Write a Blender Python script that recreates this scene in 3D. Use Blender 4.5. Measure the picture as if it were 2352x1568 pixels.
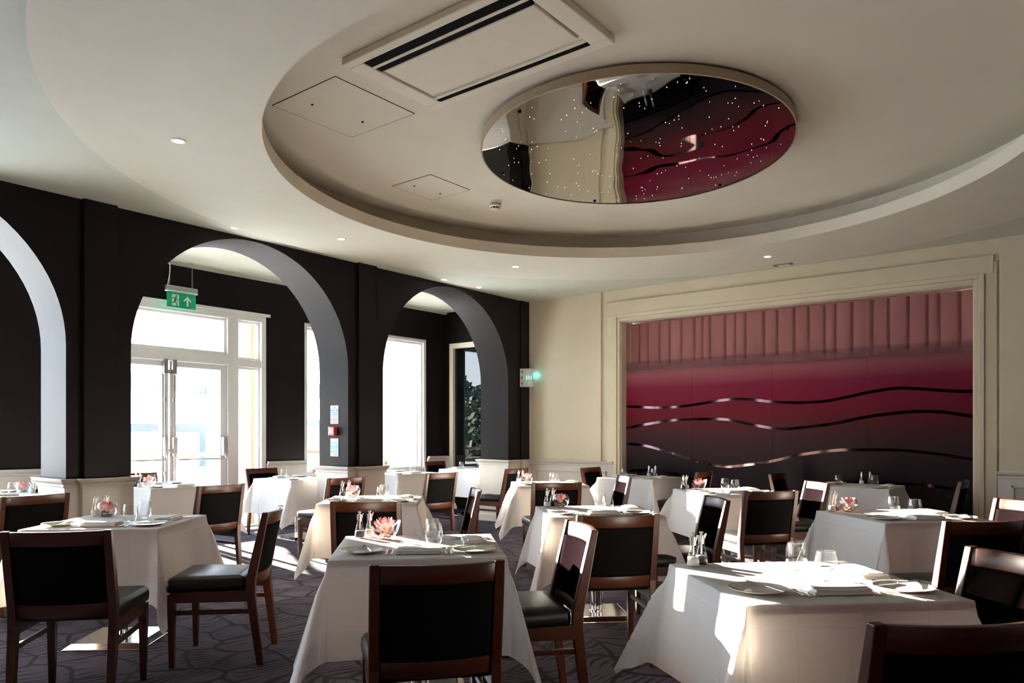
import bpy, bmesh, math, random
from mathutils import Vector, Matrix
PI = math.pi
random.seed(7)
for o in list(bpy.data.objects): bpy.data.objects.remove(o)
S = bpy.context.scene
COL = S.collection

# ------------------------------------------------------------------ camera
YAW = math.radians(38.11)
cam = bpy.data.cameras.new('camera'); camo = bpy.data.objects.new('camera', cam); COL.objects.link(camo)
camo.location = (0, 0, 1.30); camo.rotation_euler = (PI/2, 0, YAW)
cam.sensor_width = 36; cam.lens = 36*1716/2352; cam.shift_y = 214/2352; cam.clip_start = .05; cam.clip_end = 400
S.camera = camo

# ------------------------------------------------------------------ world + sun + exposure
W = bpy.data.worlds.new('sky'); S.world = W; W.use_nodes = True
wn, wl = W.node_tree.nodes, W.node_tree.links
wn.clear()
w_out = wn.new('ShaderNodeOutputWorld'); w_bg = wn.new('ShaderNodeBackground')
w_tc = wn.new('ShaderNodeTexCoord'); w_sep = wn.new('ShaderNodeSeparateXYZ'); w_rmp = wn.new('ShaderNodeValToRGB')
wl.new(w_tc.outputs['Generated'], w_sep.inputs[0]); wl.new(w_sep.outputs['Z'], w_rmp.inputs[0])
cr = w_rmp.color_ramp
cr.elements[0].position = 0.0; cr.elements[0].color = (.88, .94, 1, 1)
cr.elements[1].position = .7; cr.elements[1].color = (.40, .64, 1, 1)
wl.new(w_rmp.outputs[0], w_bg.inputs[0]); w_bg.inputs[1].default_value = 11.0
wl.new(w_bg.outputs[0], w_out.inputs[0])

SUN_EL = math.radians(8.1)
sd = Vector((1, -.158, 0)).normalized()*math.cos(SUN_EL); sd.z = -math.sin(SUN_EL)
sun = bpy.data.lights.new('sun', 'SUN'); sun.energy = 170; sun.angle = math.radians(.55); sun.color = (1, .90, .76)
suno = bpy.data.objects.new('sun', sun); COL.objects.link(suno)
suno.rotation_euler = sd.to_track_quat('-Z', 'Y').to_euler(); suno.location = (-20, 4, 8)

vs = S.view_settings
vs.view_transform = 'Standard'; vs.look = 'None'; vs.gamma = 1; vs.use_curve_mapping = False
vs.exposure = 0.95
S.cycles.max_bounces = 10; S.cycles.diffuse_bounces = 5; S.cycles.glossy_bounces = 4; S.cycles.transparent_max_bounces = 16
S.cycles.transmission_bounces = 6
S.cycles.caustics_reflective = False; S.cycles.caustics_refractive = False
S.cycles.sample_clamp_indirect = 6.0

# ------------------------------------------------------------------ materials
def lin(c):
    if isinstance(c, str):
        c = [int(c[i:i+2], 16)/255 for i in (0, 2, 4)]
        c = [x/12.92 if x <= .04045 else ((x+.055)/1.055)**2.4 for x in c]
    return (c[0], c[1], c[2], 1)
MATS = {}
def mat(name, col, rough=.5, metal=0, spec=.5, **kw):
    if name in MATS: return MATS[name]
    m = bpy.data.materials.new(name); m.use_nodes = True; MATS[name] = m
    b = m.node_tree.nodes['Principled BSDF']
    b.inputs['Base Color'].default_value = lin(col); b.inputs['Roughness'].default_value = rough
    b.inputs['Metallic'].default_value = metal; b.inputs['Specular IOR Level'].default_value = spec
    for k, v in kw.items():
        b.inputs[k.replace('_', ' ')].default_value = v
    return m
def nt(m): return m.node_tree.nodes, m.node_tree.links, m.node_tree.nodes['Principled BSDF']
def N(m, typ, **kw):
    n = m.node_tree.nodes.new(typ)
    for k, v in kw.items(): setattr(n, k, v)
    return n
def mottle(m, scale, amt, bump=0, detail=4, coord='Object', stretch=(1, 1, 1)):
    """fine tonal variation and relief of a painted or woven surface"""
    ns, ls, b = nt(m)
    tc = N(m, 'ShaderNodeTexCoord'); mp = N(m, 'ShaderNodeMapping'); mp.inputs['Scale'].default_value = stretch
    no = N(m, 'ShaderNodeTexNoise'); no.inputs['Scale'].default_value = scale; no.inputs['Detail'].default_value = detail
    ls.new(tc.outputs[coord], mp.inputs[0]); ls.new(mp.outputs[0], no.inputs['Vector'])
    mx = N(m, 'ShaderNodeMix', data_type='RGBA'); c = b.inputs['Base Color'].default_value
    mx.inputs['A'].default_value = [x*(1-amt) for x in c[:3]]+[1]; mx.inputs['B'].default_value = [min(1, x*(1+amt)) for x in c[:3]]+[1]
    ls.new(no.outputs['Fac'], mx.inputs['Factor']); ls.new(mx.outputs['Result'], b.inputs['Base Color'])
    if bump:
        bp = N(m, 'ShaderNodeBump'); bp.inputs['Strength'].default_value = bump; bp.inputs['Distance'].default_value = .01
        ls.new(no.outputs['Fac'], bp.inputs['Height']); ls.new(bp.outputs[0], b.inputs['Normal'])
    return m
M_dark = mottle(mat('aubergine_paint', (.0060, .0042, .0050), .45, spec=.065), 6, .12, .05)
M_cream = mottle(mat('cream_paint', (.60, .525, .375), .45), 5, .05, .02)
M_dado = mottle(mat('dado_paint', (.68, .63, .55), .35), 5, .05, .02)
M_ceil = mottle(mat('ceiling_paint', (.56, .575, .49), .75, spec=.3), 4, .04, .03)
M_ring = mottle(mat('ring_paint', (.67, .635, .525), .7, spec=.3), 4, .04, .03)
M_lip = mottle(mat('lip_paint', (.62, .56, .45), .5), 4, .05)
M_upper = mottle(mat('upper_ceiling_paint', (.64, .60, .50), .7, spec=.3), 3, .05, .04)
M_pvc = mottle(mat('white_pvc', (.82, .82, .80), .3), 10, .04)
M_wood = mat('cherry_wood', (.20, .062, .024), .34, spec=.20)
M_black = mottle(mat('black_upholstery', (.0028, .0024, .0024), .9, spec=.03), 140, .3, .1)
M_plum = mottle(mat('plum_upholstery', (.0024, .0014, .0016), .9, spec=.0), 120, .35, .06)
M_leather = mottle(mat('black_leather', (.004, .0045, .0045), .36, spec=.20), 70, .3, .07)
M_chrome = mat('chrome', (.85, .84, .82), .10, 1)
M_steel = mottle(mat('brushed_steel', (.72, .71, .70), .22, 1), 60, .08)
M_alu = mottle(mat('satin_aluminium', (.45, .45, .45), .35, 1), 60, .08)
M_china = mottle(mat('cream_china', (.80, .77, .66), .18), 8, .03)
M_salt = mottle(mat('salt', (.9, .9, .88), .9), 300, .05, .3)
M_pepper = mottle(mat('pepper', (.006, .005, .004), .8), 300, .5, .3)
M_pink = mottle(mat('pink_petal', (.85, .36, .36), .55, Subsurface_Weight=0), 25, .25)
M_yellow = mat('flower_heart', (.8, .55, .15), .6)
M_sand = mottle(mat('shell_pebble', (.60, .45, .25), .45), 40, .4)
M_blue = mottle(mat('blue_glass_pebble', (.02, .14, .33), .12), 40, .3)
M_orange = mat('orange_petal', (.85, .30, .03), .5)
M_leaf = mottle(mat('leaf_green', (.05, .12, .02), .5), 20, .3)
M_red = mat('alarm_red', (.55, .03, .02), .3)
M_white = mottle(mat('white_card', (.85, .85, .82), .5), 20, .03)
M_sblue = mat('sign_blue', (.01, .16, .45), .5); M_sblue2 = mat('sign_light_blue', (.02, .33, .62), .5)
M_sred = mat('sign_red', (.72, .10, .09), .5); M_sgreen = mat('sign_green', (.03, .33, .22), .5)
M_exit = mat('exit_green', (.0, .24, .12), .35)
M_exitw = mat('exit_white', (.62, .72, .66), .4)
M_blackplastic = mat('black_void', (.004, .004, .004), .9, spec=.03)
M_acwhite = mottle(mat('aged_white_plastic', (.68, .63, .52), .45), 7, .06)
M_terrace = mottle(mat('terrace_stone', (.80, .77, .72), .8), 3, .08)
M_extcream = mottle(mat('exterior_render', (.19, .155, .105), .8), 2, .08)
M_extgrey = mottle(mat('exterior_grey_metal', (.075, .08, .085), .5), 4, .1)
M_handrail = mottle(mat('timber_handrail', (.10, .06, .035), .6), 12, .2)
M_far = mottle(mat('far_building', (.22, .23, .24), .8), .6, .3)
M_tree = mottle(mat('tree_foliage', (.03, .055, .03), .8), 2, .6)

def wood_grain(m):
    ns, ls, b = nt(m)
    tc = N(m, 'ShaderNodeTexCoord'); mp = N(m, 'ShaderNodeMapping'); mp.inputs['Scale'].default_value = (3, 30, 30)
    no = N(m, 'ShaderNodeTexNoise'); no.inputs['Scale'].default_value = 2.2; no.inputs['Detail'].default_value = 5
    ls.new(tc.outputs['Object'], mp.inputs[0]); ls.new(mp.outputs[0], no.inputs['Vector'])
    r = N(m, 'ShaderNodeValToRGB'); r.color_ramp.elements[0].position = .3; r.color_ramp.elements[1].position = .75
    r.color_ramp.elements[0].color = (.026, .0068, .0028, 1); r.color_ramp.elements[1].color = (.044, .0115, .0045, 1)
    ls.new(no.outputs['Fac'], r.inputs[0]); ls.new(r.outputs[0], b.inputs['Base Color'])
wood_grain(M_wood)

def thin_glass(name, tint=(1, 1, 1), gl=1.0, rough=0.0, pwr=5):
    m = bpy.data.materials.new(name); m.use_nodes = True; ns, ls = m.node_tree.nodes, m.node_tree.links; ns.clear()
    out = ns.new('ShaderNodeOutputMaterial'); mx = ns.new('ShaderNodeMixShader'); tr = ns.new('ShaderNodeBsdfTransparent')
    g = ns.new('ShaderNodeBsdfGlossy'); g.inputs['Roughness'].default_value = rough
    lw = ns.new('ShaderNodeLayerWeight'); lw.inputs[0].default_value = .5
    pw = ns.new('ShaderNodeMath'); pw.operation = 'POWER'; pw.inputs[1].default_value = pwr
    mu = ns.new('ShaderNodeMath'); mu.operation = 'MULTIPLY_ADD'; mu.inputs[1].default_value = .85*gl; mu.inputs[2].default_value = .035*gl
    tr.inputs[0].default_value = (*tint, 1)
    ls.new(lw.outputs['Facing'], pw.inputs[0]); ls.new(pw.outputs[0], mu.inputs[0]); ls.new(mu.outputs[0], mx.inputs[0]); ls.new(tr.outputs[0], mx.inputs[1]); ls.new(g.outputs[0], mx.inputs[2]); ls.new(mx.outputs[0], out.inputs[0])
    MATS[name] = m; return m
M_pane = thin_glass('window_glass', (.96, .97, .97))
M_tumbler = thin_glass('tumbler_glass', (.975, .98, .98), 1.0, 0, 3.2)

def emit(name, col, st):
    m = bpy.data.materials.new(name); m.use_nodes = True; ns, ls = m.node_tree.nodes, m.node_tree.links; ns.clear()
    out = ns.new('ShaderNodeOutputMaterial'); e = ns.new('ShaderNodeEmission'); e.inputs[0].default_value = (*col, 1); e.inputs[1].default_value = st
    ls.new(e.outputs[0], out.inputs[0]); MATS[name] = m; return m
M_lamp = emit('halogen_lamp', (1, .86, .66), 14)
M_uv = emit('insect_lamp_tube', (.10, .75, .85), 5)
M_star = emit('fibre_star', (1, .93, .85), 1.5)

def cloth_mat():
    m = mat('white_tablecloth', (.90, .88, .86), .85, spec=.15)
    ns, ls, b = nt(m)
    uv = N(m, 'ShaderNodeUVMap'); sep = N(m, 'ShaderNodeSeparateXYZ'); ls.new(uv.outputs[0], sep.inputs[0])
    hs = []
    for ax in (0, 1):
        a = N(m, 'ShaderNodeMath', operation='MULTIPLY'); a.inputs[1].default_value = 1/.235; ls.new(sep.outputs[ax], a.inputs[0])
        p = N(m, 'ShaderNodeMath', operation='PINGPONG'); p.inputs[1].default_value = .5; ls.new(a.outputs[0], p.inputs[0])
        r = N(m, 'ShaderNodeMapRange'); r.inputs['From Min'].default_value = 0; r.inputs['From Max'].default_value = .035
        r.inputs['To Min'].default_value = 1; r.inputs['To Max'].default_value = 0; ls.new(p.outputs[0], r.inputs['Value']); hs.append(r)
    s = N(m, 'ShaderNodeMath', operation='ADD'); ls.new(hs[0].outputs[0], s.inputs[0]); ls.new(hs[1].outputs[0], s.inputs[1])
    no = N(m, 'ShaderNodeTexNoise'); no.inputs['Scale'].default_value = 9; no.inputs['Detail'].default_value = 3; ls.new(uv.outputs[0], no.inputs['Vector'])
    s2 = N(m, 'ShaderNodeMath', operation='MULTIPLY_ADD'); s2.inputs[1].default_value = 1.0; ls.new(no.outputs['Fac'], s2.inputs[0]); ls.new(s.outputs[0], s2.inputs[2])
    bp = N(m, 'ShaderNodeBump'); bp.inputs['Strength'].default_value = .32; bp.inputs['Distance'].default_value = .004
    ls.new(s2.outputs[0], bp.inputs['Height']); ls.new(bp.outputs[0], b.inputs['Normal'])
    tl = N(m, 'ShaderNodeBsdfTranslucent'); tl.inputs[0].default_value = (.88, .82, .76, 1)
    mx = N(m, 'ShaderNodeMixShader'); mx.inputs[0].default_value = .26
    out = ns['Material Output']; ls.new(b.outputs[0], mx.inputs[1]); ls.new(tl.outputs[0], mx.inputs[2]); ls.new(mx.outputs[0], out.inputs[0])
    return m
M_cloth = cloth_mat()
M_napkin = mottle(mat('napkin_linen', (.84, .82, .79), .85, spec=.15), 30, .03, .15)

def carpet_mat():
    m = mat('patterned_carpet', (.1, .08, .1), .95, spec=.1)
    ns, ls, b = nt(m)
    tc = N(m, 'ShaderNodeTexCoord')
    nz = N(m, 'ShaderNodeTexNoise'); nz.inputs['Scale'].default_value = 1.3; nz.inputs['Detail'].default_value = 1
    ls.new(tc.outputs['Object'], nz.inputs['Vector'])
    ad = N(m, 'ShaderNodeVectorMath', operation='MULTIPLY_ADD'); ad.inputs[1].default_value = (.62, .62, 0)
    ls.new(nz.outputs['Color'], ad.inputs[0]); ls.new(tc.outputs['Object'], ad.inputs[2])
    vo = N(m, 'ShaderNodeTexVoronoi'); vo.inputs['Scale'].default_value = 3.0; vo.inputs['Randomness'].default_value = .75; vo.voronoi_dimensions = '2D'
    ls.new(ad.outputs[0], vo.inputs['Vector'])
    # rings round an off-centre point of each cell: fern-like arcs
    sub = N(m, 'ShaderNodeVectorMath', operation='SUBTRACT'); ls.new(ad.outputs[0], sub.inputs[0]); ls.new(vo.outputs['Position'], sub.inputs[1])
    off = N(m, 'ShaderNodeVectorMath', operation='ADD'); off.inputs[1].default_value = (.30, -.17, 0); ls.new(sub.outputs[0], off.inputs[0])
    st_ = N(m, 'ShaderNodeVectorMath', operation='MULTIPLY'); st_.inputs[1].default_value = (1.25, .75, 0); ls.new(off.outputs[0], st_.inputs[0])
    ln = N(m, 'ShaderNodeVectorMath', operation='LENGTH'); ls.new(st_.outputs[0], ln.inputs[0])
    mu = N(m, 'ShaderNodeMath', operation='MULTIPLY'); mu.inputs[1].default_value = 15; ls.new(ln.outputs['Value'], mu.inputs[0])
    pp = N(m, 'ShaderNodeMath', operation='PINGPONG'); pp.inputs[1].default_value = .5; ls.new(mu.outputs[0], pp.inputs[0])
    r1 = N(m, 'ShaderNodeMapRange'); r1.inputs['From Min'].default_value = .0; r1.inputs['From Max'].default_value = .09
    n2 = N(m, 'ShaderNodeTexNoise'); n2.inputs['Scale'].default_value = 5; n2.inputs['Detail'].default_value = 1; ls.new(tc.outputs['Object'], n2.inputs['Vector'])
    w2 = N(m, 'ShaderNodeMapRange'); w2.inputs['From Min'].default_value = .35; w2.inputs['From Max'].default_value = .65; w2.inputs['To Min'].default_value = -.10; w2.inputs['To Max'].default_value = .20; ls.new(n2.outputs['Fac'], w2.inputs['Value'])
    s1 = N(m, 'ShaderNodeMath', operation='SUBTRACT'); ls.new(pp.outputs[0], s1.inputs[0]); ls.new(w2.outputs[0], s1.inputs[1]); ls.new(s1.outputs[0], r1.inputs['Value'])
    ve = N(m, 'ShaderNodeTexVoronoi', feature='DISTANCE_TO_EDGE'); ve.inputs['Scale'].default_value = 3.0; ve.inputs['Randomness'].default_value = .75; ve.voronoi_dimensions = '2D'
    ls.new(ad.outputs[0], ve.inputs['Vector'])
    r2 = N(m, 'ShaderNodeMapRange'); r2.inputs['From Min'].default_value = .03; r2.inputs['From Max'].default_value = .06; ls.new(ve.outputs['Distance'], r2.inputs['Value'])
    mn = N(m, 'ShaderNodeMath', operation='MULTIPLY'); ls.new(r1.outputs[0], mn.inputs[0]); ls.new(r2.outputs[0], mn.inputs[1])
    fi = N(m, 'ShaderNodeTexNoise'); fi.inputs['Scale'].default_value = 220; fi.inputs['Detail'].default_value = 2; ls.new(tc.outputs['Object'], fi.inputs['Vector'])
    mx = N(m, 'ShaderNodeMix', data_type='RGBA'); mx.inputs['A'].default_value = (.005, .004, .006, 1); mx.inputs['B'].default_value = (.040, .029, .040, 1)
    ls.new(mn.outputs[0], mx.inputs['Factor'])
    m2 = N(m, 'ShaderNodeMix', data_type='RGBA', blend_type='MULTIPLY'); m2.inputs['Factor'].default_value = .6
    rr = N(m, 'ShaderNodeMapRange'); rr.inputs['To Min'].default_value = .5; rr.inputs['To Max'].default_value = 1.4; ls.new(fi.outputs['Fac'], rr.inputs['Value'])
    ls.new(mx.outputs['Result'], m2.inputs['A']); ls.new(rr.outputs[0], m2.inputs['B']); ls.new(m2.outputs['Result'], b.inputs['Base Color'])
    bp = N(m, 'ShaderNodeBump'); bp.inputs['Strength'].default_value = .5; bp.inputs['Distance'].default_value = .004; ls.new(fi.outputs['Fac'], bp.inputs['Height']); ls.new(bp.outputs[0], b.inputs['Normal'])
    return m
M_carpet = carpet_mat()

def panel_mat():
    """film on the big glass wall: clear pink at the top, frosted crimson, then near-black plum (the film's own print)"""
    m = mat('printed_glass', (.1, .02, .03), .45, spec=.05)
    ns, ls, b = nt(m)
    tc = N(m, 'ShaderNodeTexCoord'); sep = N(m, 'ShaderNodeSeparateXYZ'); ls.new(tc.outputs['Object'], sep.inputs[0])
    nz = N(m, 'ShaderNodeTexNoise'); nz.inputs['Scale'].default_value = .8; nz.inputs['Detail'].default_value = 2; ls.new(tc.outputs['Object'], nz.inputs['Vector'])
    mad = N(m, 'ShaderNodeMath', operation='MULTIPLY_ADD'); mad.inputs[1].default_value = .12; ls.new(nz.outputs['Fac'], mad.inputs[0]); ls.new(sep.outputs['Z'], mad.inputs[2])
    mr = N(m, 'ShaderNodeMapRange'); mr.inputs['From Min'].default_value = .06; mr.inputs['From Max'].default_value = 2.96; ls.new(mad.outputs[0], mr.inputs['Value'])
    r = N(m, 'ShaderNodeValToRGB'); ls.new(mr.outputs[0], r.inputs[0]); R = r.color_ramp
    stops = [(0, (.005, .004, .005)), (.30, (.008, .005, .007)), (.40, (.018, .007, .010)), (.47, (.032, .007, .010)), (.53, (.062, .0045, .009)), (.60, (.085, .0045, .016)), (.67, (.095, .008, .024)), (.735, (.16, .050, .062)), (.775, (.20, .09, .10)), (1, (.24, .12, .12))]
    R.elements[0].position, R.elements[0].color = stops[0][0], (*stops[0][1], 1)
    R.elements[1].position, R.elements[1].color = stops[-1][0], (*stops[-1][1], 1)
    for p, c in stops[1:-1]:
        e = R.elements.new(p); e.color = (*c, 1)
    ls.new(r.outputs[0], b.inputs['Base Color'])
    cl = N(m, 'ShaderNodeMapRange'); cl.inputs['From Min'].default_value = 2.13; cl.inputs['From Max'].default_value = 2.33; cl.inputs['To Max'].default_value = .84
    ls.new(sep.outputs['Z'], cl.inputs['Value'])
    tr = N(m, 'ShaderNodeBsdfTransparent'); tr.inputs[0].default_value = (1, .90, .90, 1)
    mx = N(m, 'ShaderNodeMixShader'); ls.new(cl.outputs[0], mx.inputs[0]); ls.new(b.outputs[0], mx.inputs[1]); ls.new(tr.outputs[0], mx.inputs[2])
    ls.new(mx.outputs[0], ns['Material Output'].inputs[0])
    return m
M_panel = panel_mat()
M_curtain = mottle(mat('rose_curtain', (.50, .34, .33), .85, spec=.1), 12, .12, .1, stretch=(1, 1, .15))
M_band = mat('mirror_band', (.042, .026, .029), .05, 1)

def mirror_mat():
    m = mat('acrylic_mirror', (.46, .44, .41), .015, 1)
    ns, ls, b = nt(m)
    tc = N(m, 'ShaderNodeTexCoord'); no = N(m, 'ShaderNodeTexNoise'); no.inputs['Scale'].default_value = 1.3; no.inputs['Detail'].default_value = 1.0
    ls.new(tc.outputs['Object'], no.inputs['Vector'])
    bp = N(m, 'ShaderNodeBump'); bp.inputs['Strength'].default_value = 1; bp.inputs['Distance'].default_value = .011
    ls.new(no.outputs['Fac'], bp.inputs['Height']); ls.new(bp.outputs[0], b.inputs['Normal'])
    return m
M_mirror = mirror_mat()
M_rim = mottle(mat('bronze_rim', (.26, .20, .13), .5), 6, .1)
M_darkglass = mat('dark_glazing', (.002, .002, .0025), .01, spec=.42)

# ------------------------------------------------------------------ mesh builder
class MB:
    def __init__(s): s.v = []; s.f = []
    def add(s, vs, fs):
        n = len(s.v); s.v += [tuple(p) for p in vs]; s.f += [tuple(i+n for i in f) for f in fs]; return s
    def box(s, x0, x1, y0, y1, z0, z1):
        return s.add([(x, y, z) for z in (z0, z1) for y in (y0, y1) for x in (x0, x1)],
                     [(0, 2, 3, 1), (4, 5, 7, 6), (0, 1, 5, 4), (2, 6, 7, 3), (0, 4, 6, 2), (1, 3, 7, 5)])
    def loft(s, rings, cap=True, closed=False):
        k = len(rings[0]); vs = [p for r in rings for p in r]; fs = []
        n = len(rings)
        for i in range(n if closed else n-1):
            for j in range(k):
                a = i*k+j; b_ = i*k+(j+1) % k; c = ((i+1) % n)*k+(j+1) % k; d = ((i+1) % n)*k+j
                fs.append((a, b_, c, d))
        if cap and not closed:
            fs.append(tuple(reversed(range(k)))); fs.append(tuple((n-1)*k+j for j in range(k)))
        return s.add(vs, fs)
    def tube(s, pts, r, seg=8):
        rings = []; pts = [Vector(p) for p in pts]
        for i, p in enumerate(pts):
            t = (pts[min(i+1, len(pts)-1)]-pts[max(i-1, 0)]).normalized()
            a = Vector((0, 0, 1)) if abs(t.z) < .9 else Vector((1, 0, 0))
            u = t.cross(a).normalized(); w = t.cross(u)
            rr = r[i] if isinstance(r, (list, tuple)) else r
            rings.append([p+(u*math.cos(2*PI*k/seg)+w*math.sin(2*PI*k/seg))*rr for k in range(seg)])
        return s.loft(rings)
    def lathe(s, prof, seg=20, c=(0, 0, 0), cap=False):
        rings = [[(c[0]+r*math.cos(2*PI*k/seg), c[1]+r*math.sin(2*PI*k/seg), c[2]+z) for k in range(seg)] for r, z in prof]
        return s.loft(rings, cap=cap)
    def poly(s, pts, n, th):
        """flat polygon pts (3-D) extruded by th along n"""
        n = Vector(n)*th; a = [Vector(p) for p in pts]; b = [p+n for p in a]; k = len(a)
        return s.add(a+b, [tuple(reversed(range(k))), tuple(range(k, 2*k))]+[(i, (i+1) % k, k+(i+1) % k, k+i) for i in range(k)])
    def quad(s, *p): return s.add(p, [tuple(range(len(p)))])
    def build(s, name, m, parent=None, smooth=False, bevel=0, seg=2, loc=None, fix=True):
        me = bpy.data.meshes.new(name); me.from_pydata(s.v, [], s.f)
        if fix or bevel:
            bm = bmesh.new(); bm.from_mesh(me)
            if fix: bmesh.ops.recalc_face_normals(bm, faces=bm.faces)
            if bevel:
                ed = [e for e in bm.edges if len(e.link_faces) == 2 and e.calc_face_angle(0) > .5]
                bmesh.ops.bevel(bm, geom=ed, offset=bevel, segments=seg, affect='EDGES', profile=.5)
            bm.to_mesh(me); bm.free()
        if smooth:
            me.polygons.foreach_set('use_smooth', [True]*len(me.polygons))
            if smooth != 'all':
                bm = bmesh.new(); bm.from_mesh(me)
                for e in bm.edges: e.smooth = e.calc_face_angle(0) < math.radians(42) if len(e.link_faces) == 2 else True
                bm.to_mesh(me); bm.free()
        me.materials.append(m)
        o = bpy.data.objects.new(name, me); COL.objects.link(o)
        if parent: o.parent = parent
        if loc: o.location = loc
        return o
def tag(o, label=None, cat=None, group=None, kind=None):
    if label: o['label'] = label
    if cat: o['category'] = cat
    if group: o['group'] = group
    if kind: o['kind'] = kind
    return o
def empty(name, loc=(0, 0, 0), rz=0):
    o = bpy.data.objects.new(name, None); COL.objects.link(o); o.location = loc; o.rotation_euler = (0, 0, rz); o.empty_display_size = .1
    return o
def kids(o): return [c for c in bpy.data.objects if c.parent == o]
def copy_tree(o, parent=None, ch=None):
    c = o.copy(); COL.objects.link(c); c.parent = parent
    for k in CH.get(o.name, ()): copy_tree(k, c)
    return c
CH = {}
def register(o):
    ks = kids(o); CH[o.name] = ks
    for k in ks: register(k)
PROTO = {}
def place(key, builder, loc, rz, label, cat, group=None):
    if key not in PROTO:
        o = builder(); PROTO[key] = o; register(o)
    else: o = copy_tree(PROTO[key])
    o.location = loc; o.rotation_euler = (0, 0, rz)
    for k in ('label', 'category', 'group'):
        if k in o: del o[k]
    return tag(o, label, cat, group)
def struct(o, label=None): return tag(o, label, None, None, 'structure')

# ------------------------------------------------------------------ room dimensions (metres)
XA, XB = -6.865, -7.395          # arcade wall: room face, aisle face
XW = -9.18                       # window wall inner face
YB = 9.14                        # back wall
YE = 9.76                        # end wall of the aisle
XR, YF = 1.45, -10.6              # right wall, wall behind the camera
ZC, ZA = 3.32, 3.47              # ceilings: room, aisle
RAIL = .925
ARCH = [(-7.63, 1.24), (-4.62, 1.24), (-1.61, 1.24), (1.402, 1.24), (4.422, 1.24), (7.43, 1.23)]
SPR = 2.055

# floor
struct(MB().box(XW-.25, XR+.3, YF-.3, YE+.3, -.12, 0).build('floor', M_carpet), 'dark purple carpet patterned with black fern-like arcs')

# ------------------------------------------------------------------ arcade wall
wall = MB(); piers = []
top = ZA+.05
for k, (c, r) in enumerate(ARCH):
    n = 40
    for i in range(n):
        t0, t1 = PI-PI*i/n, PI-PI*(i+1)/n
        y0, z0, y1, z1 = c+r*math.cos(t0), SPR+r*math.sin(t0), c+r*math.cos(t1), SPR+r*math.sin(t1)
        wall.quad((XA, y0, z0), (XA, y1, z1), (XA, y1, top), (XA, y0, top))
        wall.quad((XB, y0, z0), (XB, y0, top), (XB, y1, top), (XB, y1, z1))
        wall.quad((XA, y0, z0), (XB, y0, z0), (XB, y1, z1), (XA, y1, z1))
edges = [YF-.3]+[v for c, r in ARCH for v in (c-r, c+r)]+[YE+.05]
for i in range(0, len(edges), 2):
    a, b = edges[i], edges[i+1]; piers.append((a, b))
    zs = [0, SPR, top]
    for x in (XA, XB):
        wall.quad((x, a, 0), (x, b, 0), (x, b, SPR), (x, a, SPR)); wall.quad((x, a, SPR), (x, b, SPR), (x, b, top), (x, a, top))
    for y in (a, b): wall.quad((XA, y, 0), (XB, y, 0), (XB, y, SPR), (XA, y, SPR))
    wall.quad((XA, a, top), (XA, b, top), (XB, b, top), (XB, a, top))
me_w = wall
bm_fix = wall.build('wall_left', M_dark, smooth=True)
struct(bm_fix, 'dark aubergine wall pierced by a row of round arches')
# weld the shared edges so the intrados shades smoothly
bm = bmesh.new(); bm.from_mesh(bm_fix.data); bmesh.ops.remove_doubles(bm, verts=bm.verts, dist=.0005)
bmesh.ops.recalc_face_normals(bm, faces=bm.faces)
for e in bm.edges: e.smooth = (e.calc_face_angle(0) < math.radians(20)) if len(e.link_faces) == 2 else False
bm.to_mesh(bm_fix.data); bm.free()
for (a, b) in piers[:-1]:
    m_ = (a+b)/2
    MB().box(XA-.01, XA+.05, m_-.145, m_+.135, RAIL, ZC+.01).build('pilaster', M_dark, bm_fix, bevel=.004)
MB().box(XA-.01, XA+.03, YB-.20, YB+.02, RAIL, ZC+.01).build('pilaster', M_dark, bm_fix, bevel=.004)

def rail_profile(h0):
    # chair-rail section: (projection, z)
    return [(0, h0-.075), (.012, h0-.075), (.016, h0-.058), (.012, h0-.05), (.022, h0-.038), (.036, h0-.026), (.040, h0-.012), (.046, h0-.008), (.046, h0), (0, h0)]
def rail_path(mb, pts, closed=False, h0=RAIL):
    """sweep the rail profile along a plan polyline, projecting to its right"""
    P = [Vector((p[0], p[1])) for p in pts]; n = len(P); rings = []
    for i in range(n):
        if closed: d0 = (P[i]-P[i-1]).normalized(); d1 = (P[(i+1) % n]-P[i]).normalized()
        else:
            d0 = (P[i]-P[i-1]).normalized() if i else (P[1]-P[0]).normalized()
            d1 = (P[i+1]-P[i]).normalized() if i < n-1 else d0
        n0 = Vector((d0.y, -d0.x)); n1 = Vector((d1.y, -d1.x)); m_ = (n0+n1)
        m_ = m_/max(.2, m_.dot(n0)) if m_.length > 1e-6 else n0
        rings.append([(P[i].x+m_.x*q, P[i].y+m_.y*q, z) for q, z in rail_profile(h0)])
    mb.loft(rings, cap=not closed, closed=closed)
    return mb
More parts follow.
